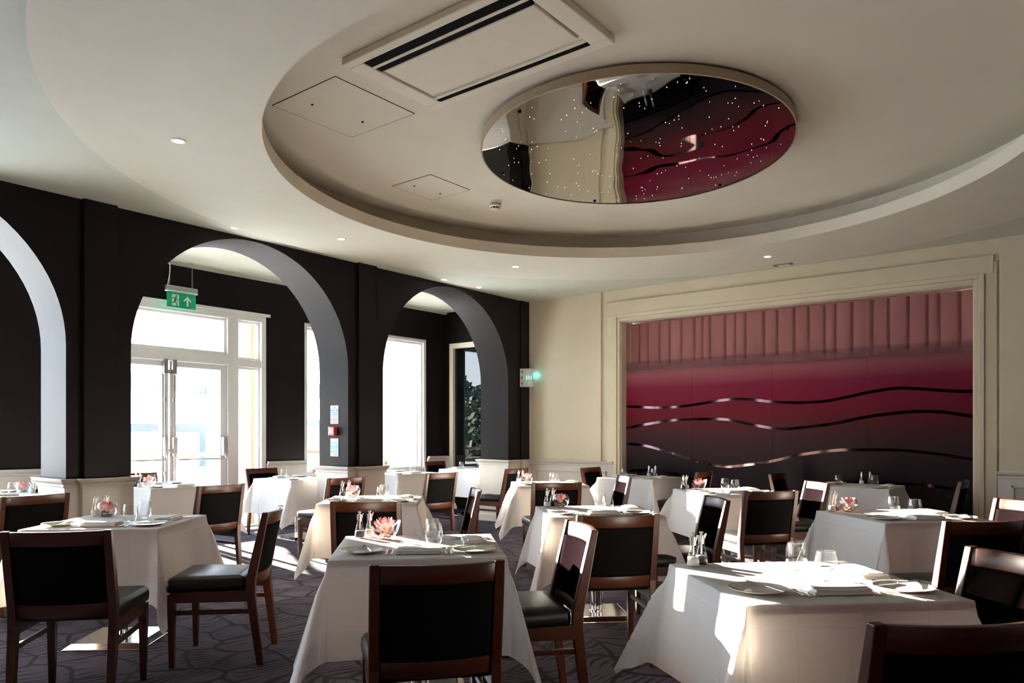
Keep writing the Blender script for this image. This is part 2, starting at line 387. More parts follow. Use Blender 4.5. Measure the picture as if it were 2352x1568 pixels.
# dado and chair rail round every pier
for i, (a, b) in enumerate(piers):
    m_ = (a+b)/2; e = .018; last = i == len(piers)-1
    if last: b = YB-.002
    x0, x1 = XB-e, XA+e
    d = MB()
    if last:
        d.box(XB-e, XA+e, a-e, b, 0, RAIL-.03); d.box(XA-.01, XA+.05, YB-.205, b, 0, RAIL-.03)
        pts = [(XB-e, YE), (XB-e, a-e), (XA+e, a-e), (XA+e, YB-.205), (XA+.05, YB-.205), (XA+.05, YB-.02)]
        pts = [(XB-e, YE-.002), (XB-e, a-e), (XA+e, a-e), (XA+e, YB-.205), (XA+.05, YB-.205), (XA+.05, YB-.004)]
        d.box(XB-e, XB+.05, b, YE-.002, 0, RAIL-.03)
    else:
        d.box(x0, x1, a-e, b+e, 0, RAIL-.03); d.box(XA-.01, XA+.066, m_-.163, m_+.153, 0, RAIL-.03)
        pts = [(XB-e, b+e), (XB-e, a-e), (XA+e, a-e), (XA+e, m_-.163), (XA+.066, m_-.163), (XA+.066, m_+.153), (XA+e, m_+.153), (XA+e, b+e)]
    o = d.build('trim_%d' % (i+1), M_dado, bevel=.004)
    struct(o, 'cream dado round the foot of a dark pier')
    mb = MB(); rail_path(mb, pts, closed=not last)
    mb.build('chair_rail', M_dado, o)
    sk = MB().box(x0-.012, x1+.012, a-e-.012, (b if last else b+e+.012), 0, .11); sk.build('skirting', M_dado, o, bevel=.006)

# ------------------------------------------------------------------ back wall with the glass bay
GX0, GX1, GZ = -5.24, -1.02, 2.88     # bay opening at the wall face
wb = MB()
wb.box(XA-.2, GX0, YB, YB+.35, 0, ZC+.1); wb.box(GX1, XR+.3, YB, YB+.35, 0, ZC+.1); wb.box(GX0, GX1, YB, YB+.35, GZ, ZC+.1)
wb.box(GX0, GX1, YB+.40, YB+.5, 0, GZ+.1)
o_wb = struct(wb.build('wall_back', M_cream), 'cream panelled back wall round the red glass bay')
for (a, b) in ((-5.79, -5.545), (-.795, -.30)):
    MB().box(a, b, YB-.03, YB+.01, RAIL-.02, ZC).build('pilaster', M_cream, o_wb, bevel=.004)
# architrave round the bay: stepped frame
fr = MB()
def frame3(mb, x0, x1, z1, w, y0, y1):
    mb.box(x0-w, x0, y0, y1, 0, z1+w); mb.box(x1, x1+w, y0, y1, 0, z1+w); mb.box(x0, x1, y0, y1, z1, z1+w)
o_fr = None
for nm, off, w, pr in (('architrave', .0, .045, .03), ('architrave', .045, .05, .045), ('architrave', .095, .11, .028)):
    mb = MB(); frame3(mb, GX0-off, GX1+off, GZ+off, w, YB-pr, YB+.01)
    o = mb.build(nm, M_cream, o_wb, bevel=.006)
MB().box(GX0-.20, GX1+.175, YB-.036, YB+.01, GZ+.085, GZ+.275).build('lintel_board', M_cream, o_wb, bevel=.005)
# reveal lining of the bay (dark brown edge)
mb = MB(); mb.box(GX0, GX0+.012, YB, YB+.33, 0, GZ); mb.box(GX1-.012, GX1, YB, YB+.33, 0, GZ); mb.box(GX0, GX1, YB, YB+.33, GZ-.012, GZ)
mb.build('bay_lining', M_lip, o_wb)
# dado of the back wall, left and right of the bay
for k, (a, b) in enumerate(((XA+.05, GX0-.10), (GX1+.205, XR))):
    o = MB().box(a, b, YB-.022, YB+.01, 0, RAIL-.03).build('trim_%d' % (21+k), M_dado, bevel=.004); struct(o, 'cream dado panelling along the back wall')
    mb = MB(); rail_path(mb, [(a, YB-.022), (b, YB-.022)]); mb.build('chair_rail', M_dado, o)
    mb = MB(); x0, x1 = a+.12, b-.12
    for q in ((x0, x1, .76, .785), (x0, x1, .16, .185)): mb.box(q[0], q[1], YB-.036, YB-.02, q[2], q[3])
    for q in ((x0, x0+.025), (x1-.025, x1)): mb.box(q[0], q[1], YB-.036, YB-.02, .16, .785)
    mb.build('panel_moulding', M_dado, o, bevel=.004)
    MB().box(a, b, YB-.04, YB+.01, 0, .12).build('skirting', M_dado, o, bevel=.005)
# right wall + wall behind the camera
struct(MB().box(XR, XR+.25, YF-.3, YB+.35, 0, ZC+.1).build('wall_right', M_dark), 'dark aubergine wall on the right')
struct(MB().box(XW-.25, XR+.3, YF-.3, YF, 0, ZA+.1).build('wall_front', M_dark), 'dark aubergine wall behind the camera')

# ------------------------------------------------------------------ red glass wall
GY = YB+.13
gw = empty('printed_glass_screen', ((GX0+GX1)/2, GY, 0))
tag(gw, 'large crimson printed glass screen fading from pink to black, with wavy mirror bands', 'glass screen')
gx0, gx1 = GX0+.013, GX1-.013; gmid = (GX0+GX1)/2
seams = [gx0, -4.24, -3.17, -2.09, gx1]
for i in range(4):
    MB().box(seams[i]-gmid+.0015, seams[i+1]-gmid-.0015, 0, .01, .02, GZ-.014).build('glass_pane', M_panel, gw)
waves = [
 [(-5.2, 1.69), (-4.95, 1.68), (-4.62, 1.66), (-4.28, 1.67), (-4.01, 1.7), (-3.67, 1.74), (-3.44, 1.74), (-3.11, 1.7), (-2.79, 1.68), (-2.48, 1.69), (-2.19, 1.74), (-2.0, 1.78), (-1.73, 1.81), (-1.47, 1.79), (-1.21, 1.76), (-1.0, 1.75)],
 [(-5.2, 1.38), (-4.81, 1.44), (-4.41, 1.49), (-4.03, 1.5), (-3.67, 1.49), (-3.33, 1.42), (-3.0, 1.37), (-2.69, 1.39), (-2.38, 1.43), (-2.1, 1.49), (-1.82, 1.53), (-1.55, 1.55), (-1.3, 1.54), (-1.0, 1.49)],
 [(-5.2, 1.18), (-4.81, 1.15), (-4.41, 1.05), (-4.03, 0.95), (-3.67, 0.9), (-3.33, 0.94), (-3.11, 0.98), (-2.79, 1.06), (-2.38, 1.12), (-2.1, 1.13), (-1.73, 1.13), (-1.38, 1.1), (-1.0, 1.04)],
 [(-5.2, .80), (-4.8, .82), (-4.4, .79), (-4.0, .70), (-3.5, .62), (-3.0, .60), (-2.5, .66), (-2.0, .74), (-1.5, .76), (-1.0, .70)]]
def interp(P, x):
    P = [(P[0][0]-.4, P[0][1])]+P+[(P[-1][0]+.4, P[-1][1])]
    for i in range(1, len(P)-2):
        if P[i][0] <= x <= P[i+1][0] or i == len(P)-3:
            t = (x-P[i][0])/(P[i+1][0]-P[i][0]); p0, p1, p2, p3 = [q[1] for q in P[i-1:i+3]]
            return .5*(2*p1+(p2-p0)*t+(2*p0-5*p1+4*p2-p3)*t*t+(3*p1-p0-3*p2+p3)*t**3)
for Wv in waves:
    P = [(x*1.023, 1.3+(z-1.3)*1.023) for x, z in Wv]
    for i in range(4):
        mb = MB(); n = 22; a, b = seams[i]+.003, seams[i+1]-.003; rings = []
        for k in range(n+1):
            x = a+(b-a)*k/n; z = interp(P, max(P[0][0], min(P[-1][0], x))); h = .017
            rings.append([(x-gmid, -.004, z-h), (x-gmid, -.004, z+h), (x-gmid, .002, z+h), (x-gmid, .002, z-h)])
        mb.loft(rings).build('mirror_band', M_band, gw)
# pleated curtain behind the clear top of the glass
cu = MB(); n = 560; rings = []
x = gx0+.03; rnd = random.Random(3); ph = 0; per = .15
for k in range(n+1):
    x = gx0+.02+(gx1-gx0-.04)*k/n; ph += (gx1-gx0)/n/per*2*PI
    if ph > 2*PI: ph -= 2*PI; per = rnd.uniform(.10, .24)
    q_ = ph/(2*PI); y = .012*math.sin(PI*q_)*-1+.060*math.exp(-((min(q_, 1-q_))/.055)**2)+.006*math.sin(9*x)
    rings.append((x, y))
vs_ = []; fs_ = []
for k, (x, y) in enumerate(rings):
    for j in range(5):
        z = 2.02+(GZ-.02-2.02)*j/4; vs_.append((x, GY+.09+y*(1.15-.3*j/4), z))
for k in range(n):
    for j in range(4): fs_.append((k*5+j, (k+1)*5+j, (k+1)*5+j+1, k*5+j+1))
cu.add(vs_, fs_); o = cu.build('pleated_curtain', M_curtain, smooth='all')
tag(o, 'dusty pink pleated curtain hanging behind the top of the crimson glass', 'curtain')

# ------------------------------------------------------------------ ceiling
CC = (-2.79, 5.07); RI, RO, RC = 2.70, 3.90, 2.98; ZR, ZL, ZU = 3.29, 3.405, 3.60
SEG = 128
def circ(r, z, seg=SEG, c=CC): return [(c[0]+r*math.cos(2*PI*k/seg), c[1]+r*math.sin(2*PI*k/seg), z) for k in range(seg)]
ce = MB(); rect = []
for k in range(SEG):
    a = 2*PI*k/SEG; dx, dy = math.cos(a), math.sin(a); ts = []
    if dx > 1e-9: ts.append((XR+.1-CC[0])/dx)
    if dx < -1e-9: ts.append((XA-.02-CC[0])/dx)
    if dy > 1e-9: ts.append((YB+.1-CC[1])/dy)
    if dy < -1e-9: ts.append((-2.0-CC[1])/dy)
    t = min(ts); rect.append((CC[0]+dx*t, CC[1]+dy*t, ZC))
# corners snapped
for cx_, cy_ in ((XR+.1, YB+.1), (XA-.02, YB+.1), (XA-.02, -2.0), (XR+.1, -2.0)):
    i = min(range(SEG), key=lambda q: (rect[q][0]-cx_)**2+(rect[q][1]-cy_)**2); rect[i] = (cx_, cy_, ZC)
ce.loft([rect, circ(RO, ZC), circ(RO, ZR)], cap=False)
ce.quad((XA-.02, -2.0, ZC), (XR+.1, -2.0, ZC), (XR+.1, YF-.1, ZC), (XA-.02, YF-.1, ZC))
o_ce = struct(ce.build('ceiling', M_ceil), 'pale ceiling stepping into a round recessed dome')
MB().loft([circ(RO, ZR), circ(RI, ZR)], cap=False).build('ceiling_ring', M_ring, o_ce)
MB().loft([circ(RI, ZR), circ(RI, ZL), circ(RI+.03, ZL), circ(RI+.03, ZR+.01), circ(RC, ZR+.01), circ(RC, ZU)], cap=False).build('cove_lip', M_lip, o_ce, smooth=True)
mb = MB(); mb.add(circ(RC, ZU), [tuple(range(SEG))]); mb.build('upper_ceiling', M_upper, o_ce)
struct(MB().box(XW-.25, XB+.0, YF-.3, YE+.3, ZA, ZA+.1).build('ceiling_aisle', M_ceil), 'pale ceiling of the window aisle')
MB().box(XW, XW+.05, YF, YE, ZA-.03, ZA).build('coving', M_ceil, bpy.data.objects['ceiling_aisle'])
# roof slab so no daylight leaks in from above
struct(MB().box(XW-.3, XR+.4, YF-.4, YE+.5, 3.75, 3.85).build('roof', M_ceil), 'flat roof slab')
struct(MB().box(XB, XA, YF-.3, YE+.3, top, 3.76).build('wall_arcade_top', M_dark), 'dark wall head above the arches')

# mirror disc with star lights
MC = (-2.82, 5.12, 3.485); MR = 1.17
md = empty('ceiling_mirror', (MC[0], MC[1], MC[2])); tag(md, 'round rippled mirror disc with star lights hung under the ceiling dome', 'mirror')
md.rotation_euler = Matrix.Rotation(-.034, 3, Vector((math.cos(YAW), math.sin(YAW), 0))).to_euler()
mb = MB(); mb.add(circ(MR, 0, 96, (0, 0)), [tuple(range(96))]); mb.build('mirror_face', M_mirror, md)
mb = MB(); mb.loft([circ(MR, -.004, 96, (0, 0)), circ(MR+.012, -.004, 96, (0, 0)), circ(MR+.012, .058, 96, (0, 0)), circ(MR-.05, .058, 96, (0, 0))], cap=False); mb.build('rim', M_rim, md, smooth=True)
mb = MB(); mb.loft([circ(MR-.15, .055, 48, (0, 0)), circ(MR-.15, .13, 48, (0, 0))], cap=False); mb.build('spacer', M_blackplastic, md)
st = MB(); rs = random.Random(11)
for i in range(170):
    r = MR*.96*math.sqrt(rs.random()); a = rs.random()*2*PI; q = rs.uniform(.0018, .0034)
    st.lathe([(q, -.001), (q*.6, -.0035), (.0003, -.0042)], 6, (r*math.cos(a), r*math.sin(a), 0))
o = st.build('star_lights', M_star, md); o['kind'] = 'stuff'
for a in (.3, 1.35, 2.4, 3.4, 4.45, 5.5):
    MB().lathe([(.012, -.008), (.012, 0)], 8, ((MR-.06)*math.cos(a), (MR-.06)*math.sin(a), 0), cap=True).build('fixing_screw', M_blackplastic, md)

# air conditioning cassette
ac = empty('air_conditioner', (-2.915, 3.355, ZU)); tag(ac, 'white ceiling air conditioning cassette with dark slots', 'air conditioner')
ZD = 3.56-ZU
f_ = MB(); X1, Y1 = .725, .405
def slab(mb, x0, x1, y0, y1, z0=-.045, z1=.0): mb.box(x0, x1, y0, y1, z0, z1)
slab(f_, -X1, X1, Y1-.07, Y1); slab(f_, -X1, X1, -Y1, -Y1+.065); slab(f_, -X1, -.60, -Y1+.065, Y1-.07); slab(f_, .60, X1, -Y1+.065, Y1-.07)
f_.build('frame', M_acwhite, ac, bevel=.008)
MB().box(-.60, .60, -.272, -.245, -.045, 0).build('slot_bar', M_acwhite, ac, bevel=.004)
MB().box(-.60, .60, .272, .294, -.045, 0).build('slot_bar', M_acwhite, ac, bevel=.004)
MB().box(-.575, .585, -.195, .232, -.046, -.018).build('intake_panel', M_acwhite, ac, bevel=.008)
MB().box(-.60, .60, .233, .271, -.030, -.010).build('panel_ledge', M_acwhite, ac)
MB().box(-.60, .60, -Y1+.075, Y1-.07, -.012, -.002).build('dark_recess', M_blackplastic, ac)
MB().box(-.595, .595, -.339, -.273, -.043, -.030).build('slot_shade_strip', M_blackplastic, ac)  # nearly flush black strips stand in for the shade inside the slots
MB().box(-.595, .595, .295, .334, -.043, -.030).build('slot_shade_strip', M_blackplastic, ac)
MB().box(-.595, .585, -.244, -.196, -.041, -.028).build('intake_shadow_strip', M_blackplastic, ac)
MB().box(-.50, -.40, -.242, -.205, -.040, -.030).build('latch', M_acwhite, ac, bevel=.003)
# access hatches
for k, (x0, x1, y0, y1, lb) in enumerate(((-4.54, -3.85, 3.07, 3.78, 'large square ceiling access hatch beside the air conditioner'), (-5.14, -4.64, 4.75, 5.28, 'small ceiling access hatch near the smoke detector'))):
    h = empty('access_hatch', ((x0+x1)/2, (y0+y1)/2, ZU)); tag(h, lb, 'access hatch'); w, d = (x1-x0)/2, (y1-y0)/2
    MB().box(-w, w, -d, d, -.003, .002).build('joint_gap', M_blackplastic, h)
    MB().box(-w+.004, w-.004, -d+.004, d-.004, -.0034, 0).build('door_panel', M_upper, h, bevel=.001)
    for q in ((-w*.3, -d*.55), (w*.1-.25*w, d*.6)): MB().lathe([(.009, -.009), (.009, -.005)], 8, (q[0], q[1], 0), cap=True).build('key_lock', M_blackplastic, h)
# smoke detector
sm = empty('smoke_detector', (-4.68, 5.70, ZU)); tag(sm, 'round cream smoke detector on the recessed ceiling', 'smoke detector')
MB().lathe([(.062, 0), (.062, -.022), (.058, -.026)], 24, cap=True).build('base', M_acwhite, sm, smooth=True)
MB().lathe([(.054, -.026), (.054, -.034)], 24, cap=True).build('gap_ring', M_blackplastic, sm)
MB().lathe([(.060, -.034), (.058, -.052), (.050, -.058)], 24, cap=True).build('collar', M_acwhite, sm, smooth=True)
MB().lathe([(.044, -.058), (.038, -.072)], 24, cap=True).build('sensor_vent', M_blackplastic, sm)
for k in range(8):
    a = k*PI/4; MB().box(.036, .047, -.003, .003, -.074, -.056).build('vent_rib', M_acwhite, sm).rotation_euler = (0, 0, a)
MB().lathe([(.041, -.072), (.036, -.082), (.015, -.087), (.001, -.088)], 24, cap=True).build('cap', M_acwhite, sm, smooth=True)
# downlights
def downlight():
    t = empty('downlight')
    MB().lathe([(.030, .004), (.034, -.004), (.046, -.006), (.050, -.002), (.050, .002)], 24).build('trim_ring', M_acwhite, t, smooth=True)
    MB().lathe([(.034, -.004), (.026, -.007), (.001, -.009)], 24).build('lamp', M_lamp, t, smooth=True)
    return t
ring_lab = {229.6: 'bright downlight on the big ceiling ring at the upper left', 183: 'downlight on the ceiling ring above the glazed doors', 144: 'downlight on the ceiling ring above the rightmost arch',
            92: 'downlight on the ceiling ring above the crimson screen', 42.5: 'downlight at the right edge of the picture on the ring'}
for a, lb in ring_lab.items():
    q = math.radians(a); place('dl', downlight, (CC[0]+3.26*math.cos(q), CC[1]+3.26*math.sin(q), ZR), 0, lb, 'downlight', 'downlights on the ceiling ring')
for (x, y, lb) in ((-6.62, 4.07, 'leftmost downlight close to the arcade wall'), (-6.66, 4.75, 'small downlight by the wall, right of the middle arch crown'), (-6.69, 7.10, 'downlight by the arcade wall above the right arch crown'), (-6.68, 7.78, 'downlight nearest the corner of arcade and cream wall')):
    place('dl', downlight, (x, y, ZC), 0, lb, 'downlight', 'downlights along the arcade wall')
LAMPS = [(CC[0]+3.26*math.cos(math.radians(a)), CC[1]+3.26*math.sin(math.radians(a)), ZR) for a in (229.6, 183, 144, 92, 42.5)]+[(-6.62, 4.07, ZC), (-6.66, 4.75, ZC), (-6.69, 7.1, ZC), (-6.68, 7.78, ZC)]
for p in LAMPS:
    L = bpy.data.lights.new('downlight_beam', 'SPOT'); L.energy = 9; L.color = (1, .80, .58); L.spot_size = math.radians(95); L.spot_blend = .8; L.shadow_soft_size = .03
    lo = bpy.data.objects.new('downlight_beam', L); COL.objects.link(lo); lo.location = (p[0], p[1], p[2]-.02)
# ceiling vent near the back wall
v = empty('ceiling_vent', (-2.90, 8.84, ZR)); tag(v, 'small dark rectangular ceiling vent above the crimson screen', 'vent')
MB().box(-.11, .11, -.045, .045, -.006, .0).build('frame', M_extgrey, v, bevel=.002); MB().box(-.06, .075, -.028, .03, -.010, -.005).build('grille', M_acwhite, v)

# ------------------------------------------------------------------ window wall
WT = .25
# openings: (y0, y1, z0, z1)
OPEN = [(-8.85, -6.4, .66, 2.95), (-5.85, -3.4, .66, 2.95), (-2.75, -.25, .66, 2.95), (.30, 2.83, .66, 2.95), (3.376, 6.12, 0, 2.95), (6.76, 9.31, .66, 2.95)]
ww = MB(); y = YF-.3
for (a, b, z0, z1) in OPEN:
    if a > y: ww.box(XW-WT, XW, y, a, 0, ZA+.05)
    a2 = max(a, y)
    ww.box(XW-WT, XW, a2, b, z1, ZA+.05)
    if z0 > 0: ww.box(XW-WT, XW, a2, b, 0, z0)
    y = b
ww.box(XW-WT, XW, y, YE+.3, 0, ZA+.05)
o_ww = struct(ww.build('wall_window', M_dark), 'dark outer wall with tall white-framed windows')
dado_sp = [(2.83, 3.376), (6.12, 6.76), (9.31, YE)]
for (a, b) in [(-9.9, -8.85), (-6.4, -5.85), (-3.4, -2.75), (-.25, .30)]+dado_sp:
    d = MB().box(XW-.001, XW+.02, a+.0, b-.0, 0, RAIL-.03).build('dado_board', M_dado, o_ww, bevel=.003)
    mb = MB(); rail_path(mb, [(XW+.02, b+.0), (XW+.02, a-.0)][::-1]); mb.build('chair_rail', M_dado, o_ww)
for (a, b, z0, z1) in OPEN:
    if z0 > 0:
        MB().box(XW-.001, XW+.02, a, b, 0, z0-.04).build('dado_board', M_dado, o_ww, bevel=.003)
        MB().box(XW-.10, XW+.06, a, b, z0-.04, z0).build('window_sill', M_pvc, o_ww, bevel=.006)
# end wall of the aisle with a dark glazed opening
EX0, EX1, EZ = -9.05, -7.62, 2.91
we = MB(); we.box(XW, EX0, YE, YE+.2, 0, ZA); we.box(EX1, XB+.1, YE, YE+.2, 0, ZA); we.box(EX0, EX1, YE, YE+.2, EZ, ZA)
o_we = struct(we.build('wall_end', M_dark), 'dark end wall of the window aisle')
MB().box(XW, EX0, YE-.02, YE+.0, 0, RAIL-.03).build('dado_board', M_dado, o_we)
mb = MB(); rail_path(mb, [(XW, YE-.02), (EX0, YE-.02)]); mb.build('chair_rail', M_dado, o_we)
mb = MB(); w_ = .09
mb.box(EX0, EX0+w_, YE-.03, YE+.06, 0, EZ); mb.box(EX1-w_, EX1, YE-.03, YE+.06, 0, EZ); mb.box(EX0+w_, EX1-w_, YE-.03, YE+.06, EZ-w_, EZ)
wd = mb.build('window_2', M_lip, bevel=.01); struct(wd, 'dark internal glazing in a cream frame')
MB().box(EX0+w_-.01, EX1-w_+.01, YE+.03, YE+.04, 0.0, EZ-w_+.01).build('pane', M_darkglass, wd)

def bar(mb, y0, y1, z0, z1, d0=.10, d1=.02): mb.box(XW-d0-.06, XW-d1, y0, y1, z0, z1)
def window(name, a, b, z0, z1, mull, label):
    mb = MB(); t = .06
    bar(mb, a, a+t, z0, z1); bar(mb, b-t, b, z0, z1); bar(mb, a+t, b-t, z0, z0+t); bar(mb, a+t, b-t, z1-t, z1)
    o = mb.build(name, M_pvc, bevel=.006); struct(o, label)
    xs = [a+t]+[m for q in mull for m in (q-.045, q+.045)]+[b-t]
    for q in mull: mb = MB(); bar(mb, q-.045, q+.045, z0+t, z1-t); mb.build('mullion', M_pvc, o, bevel=.006)
    for i in range(0, len(xs), 2):
        mb = MB(); u, w2 = xs[i], xs[i+1]; s = .035
        for q in ((u, u+s, z0+t, z1-t), (w2-s, w2, z0+t, z1-t), (u+s, w2-s, z0+t, z0+t+s), (u+s, w2-s, z1-t-s, z1-t)): mb.box(XW-.135, XW-.06, *q)
        mb.build('sash', M_pvc, o, bevel=.004)
        MB().box(XW-.105, XW-.099, u+s-.005, w2-s+.005, z0+t+s-.005, z1-t-s+.005).build('pane', M_pane, o)
    return o
window('window_7', -8.85, -6.4, .66, 2.95, [-7.62], 'white framed window far behind the camera')
window('window_3', -5.85, -3.4, .66, 2.95, [-4.62], 'white framed window behind the camera')
window('window_4', -2.75, -.25, .66, 2.95, [-1.5], 'white framed window left of the camera')
window('window_5', .30, 2.83, .66, 2.95, [1.56], 'white framed window beside the leftmost arch')
window('window_6', 6.76, 9.31, .66, 2.95, [8.02], 'tall white framed window beyond the rightmost arch')
# glazed door set
DY0, DY1 = 3.376, 6.12
mb = MB()
bar(mb, DY0, DY0+.075, 0, 2.95, .12, 0); bar(mb, DY1-.075, DY1, 0, 2.95, .12, 0); bar(mb, DY0+.075, DY1-.075, 2.86, 2.95, .12, 0)
dr = mb.build('door_1', M_pvc, bevel=.008); struct(dr, 'white glazed double doors with sidelights and transom')
MB().box(XW-.01, XW+.03, DY0-.05, DY1+.05, 2.945, 2.985).build('head_trim', M_pvc, dr, bevel=.004)
MUL = [(3.80, 3.95), (5.535, 5.69)]
for (a, b) in MUL: mb = MB(); bar(mb, a, b, 0, 2.86, .11, .01); mb.build('mullion', M_pvc, dr, bevel=.008)
mb = MB(); bar(mb, 3.95, 5.535, 2.235, 2.375, .11, .01); mb.build('transom_bar', M_pvc, dr, bevel=.006)
for (a, b) in ((DY0+.075, 3.80), (5.69, DY1-.075)):
    mb = MB(); bar(mb, a, b, 2.225, 2.33, .11, .015); mb.build('sidelight_bar', M_pvc, dr, bevel=.006)
def glazed(a, b, z0, z1, s, nm='sash', parent=dr):
    mb = MB()
    for q in ((a, a+s, z0, z1), (b-s, b, z0, z1), (a+s, b-s, z0, z0+s), (a+s, b-s, z1-s, z1)): mb.box(XW-.13, XW-.045, *q)
    o = mb.build(nm, M_pvc, parent, bevel=.005)
    MB().box(XW-.098, XW-.092, a+s-.004, b-s+.004, z0+s-.004, z1-s+.004).build('pane', M_pane, o)
    return o
glazed(3.95, 5.535, 2.375, 2.86, .035)
for (a, b) in ((DY0+.075, 3.80), (5.69, DY1-.075)): glazed(a, b, 2.33, 2.86, .03); glazed(a, b, (1.12 if a < 4 else .02), 2.225, .03)
MB().box(XW-.13, XW-.045, DY0+.075, 3.80, 0, 1.12).build('sun_block_panel', M_pvc, dr, bevel=.005)  # unseen infill, added to keep the low sun off the carpet
LEAF = [(3.955, 4.735), (4.75, 5.53)]
for (a, b) in LEAF:
    mb = MB(); s = .085
    for q in ((a, a+s, .01, 2.23), (b-s, b, .01, 2.23), (a+s, b-s, .01, .16), (a+s, b-s, 2.16, 2.23)): mb.box(XW-.115, XW-.035, *q)
    lf = mb.build('door_leaf', M_pvc, dr, bevel=.006)
    MB().box(XW-.09, XW-.084, a+s-.004, b-s+.004, .156, 2.164).build('pane', M_pane, lf)
    # panic hardware: vertical rods, latch cases and push bar
    q = b-.05 if a < 4.2 else a+.05
    MB().tube([(XW-.022, q, .06), (XW-.022, q, 2.16)], .009).build('latch_rod', M_alu, lf)
    for zz in (.42, .82, 1.74): MB().tube([(XW-.022, q, zz-.02), (XW-.022, q, zz+.02)], .017, 10).build('rod_guide', M_alu, lf)
    MB().box(XW-.036, XW+.008, q-.028, q+.028, 2.06, 2.25).build('top_latch', M_alu, lf, bevel=.008)
    for yy in (a+.05, b-.05): MB().box(XW-.036, XW+.022, yy-.026, yy+.026, 1.02, 1.27).build('latch_case', M_alu, lf, bevel=.010)
    MB().tube([(XW+.01, a+.05, 1.06), (XW+.045, a+.05, 1.0), (XW+.055, a+.075, .985), (XW+.055, b-.075, .985), (XW+.045, b-.05, 1.0), (XW+.01, b-.05, 1.06)], .012, 10).build('push_bar', M_steel, lf, smooth=True)
MB().box(XW-.037, XW-.022, 4.725, 4.80, 1.06, 1.12).build('keeper_plate', M_steel, dr); MB().box(XW-.037, XW-.022, 4.725, 4.80, 2.07, 2.12).build('keeper_plate', M_steel, dr)
# notice on the left door pane
mb = MB(); mb.box(XW-.082, XW-.080, 4.07, 4.28, 1.19, 1.36)
nt_ = mb.build('door_notice', M_sgreen, dr)
for i in range(3): MB().box(XW-.080, XW-.0785, 4.09, 4.27-.03*i, 1.33-.03*i, 1.342-.03*i).build('notice_line', M_white, nt_)
for i in range(3):
    y_ = 4.10+i*.05; MB().box(XW-.080, XW-.0785, y_, y_+.012, 1.20, 1.25).build('notice_figure', M_white, nt_)

# ------------------------------------------------------------------ outside
ZT = -.12
o = MB().box(-60, XW-WT, -40, 60, ZT-.2, ZT).build('terrace', M_terrace); struct(o, 'pale terrace paving outside the doors')
o = MB().box(XW-WT-1.6, XW-WT, -6, 10.5, 3.55, 3.7).build('canopy', M_pvc); struct(o, 'white canopy soffit above the terrace doors')
MB().box(XW-WT-1.66, XW-WT-1.6, -6, 10.5, 3.5, 3.74).build('fascia', M_pvc, o)
def railing(name, pts, label, wires=4, h=1.08):
    r = empty(name, (pts[0][0], pts[0][1], pts[0][2])); tag(r, label, 'railing'); p0 = Vector(pts[0])
    P = [Vector(p)-p0 for p in pts]
    MB().tube([p+Vector((0, 0, h)) for p in P], .035, 8).build('handrail', M_handrail, r)
    for a, b in zip(P, P[1:]):
        n = max(1, round((b-a).length/1.1))
        for i in range(n+1):
            q = a+(b-a)*i/n; MB().box(q.x-.03, q.x+.03, q.y-.03, q.y+.03, q.z, q.z+h).build('post', M_pvc, r)
    for w in range(1, wires+1):
        MB().tube([p+Vector((0, 0, h*w/(wires+1))) for p in P], .008, 6).build('wire', M_steel, r)
railing('terrace_railing', [(-12.2, 2.0, ZT), (-12.2, 11.5, ZT)], 'white terrace railing with timber handrail seen through the doors')
railing('stair_railing', [(-11.2, 4.2, ZT+.2), (-11.4, 8.6, ZT-1.4+.0)], 'sloping stair handrail outside the glazed doors')
p = empty('steel_canopy', (-30, 17.0, ZT)); tag(p, 'grey steel beam and post canopy beyond the terrace', 'canopy')
MB().box(-.2, .2, -4.6, 12, 3.2, 3.75).build('beam', M_extgrey, p); MB().box(-.25, .25, -.1, .6, 0, 3.4).build('post', M_extgrey, p); MB().box(-.2, .2, 9.2, 9.8, 0, 3.4).build('post', M_extgrey, p)
MB().box(-5, .2, -4.6, 12, 3.75, 3.85).build('roof_sheet', M_extgrey, p)
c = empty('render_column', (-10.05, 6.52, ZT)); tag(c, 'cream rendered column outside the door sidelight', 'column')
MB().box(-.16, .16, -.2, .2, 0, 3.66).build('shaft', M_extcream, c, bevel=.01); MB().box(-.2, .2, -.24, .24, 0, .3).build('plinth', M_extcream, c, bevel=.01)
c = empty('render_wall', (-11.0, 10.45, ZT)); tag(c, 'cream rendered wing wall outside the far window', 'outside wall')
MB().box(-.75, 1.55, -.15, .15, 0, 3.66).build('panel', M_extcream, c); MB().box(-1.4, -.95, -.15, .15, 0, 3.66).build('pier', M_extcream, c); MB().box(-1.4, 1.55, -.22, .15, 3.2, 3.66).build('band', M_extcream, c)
def far_house(loc, w, d, h, label):
    b = empty('far_building', loc); tag(b, label, 'building')
    MB().box(-w/2, w/2, -d/2, d/2, 0, h).build('walls', M_far, b); MB().box(-w/2-.3, w/2+.3, -d/2-.3, d/2+.3, h, h+.3).build('roof', M_extgrey, b)
    for i in range(int(d//2.2)):
        for j in range(int(h//2.6)):
            y_ = -d/2+1.1+i*2.2; z_ = .9+j*2.6
            MB().box(w/2-.02, w/2+.04, y_-.55, y_+.55, z_, z_+1.3).build('window', M_darkglass, b)
far_house((-36, 16, ZT-2.6), 6, 10, 4.2, 'low pale building seen faintly through the right door')
far_house((-40, 31, ZT-2.6), 6, 12, 4.6, 'low pale building seen faintly through the narrow window')
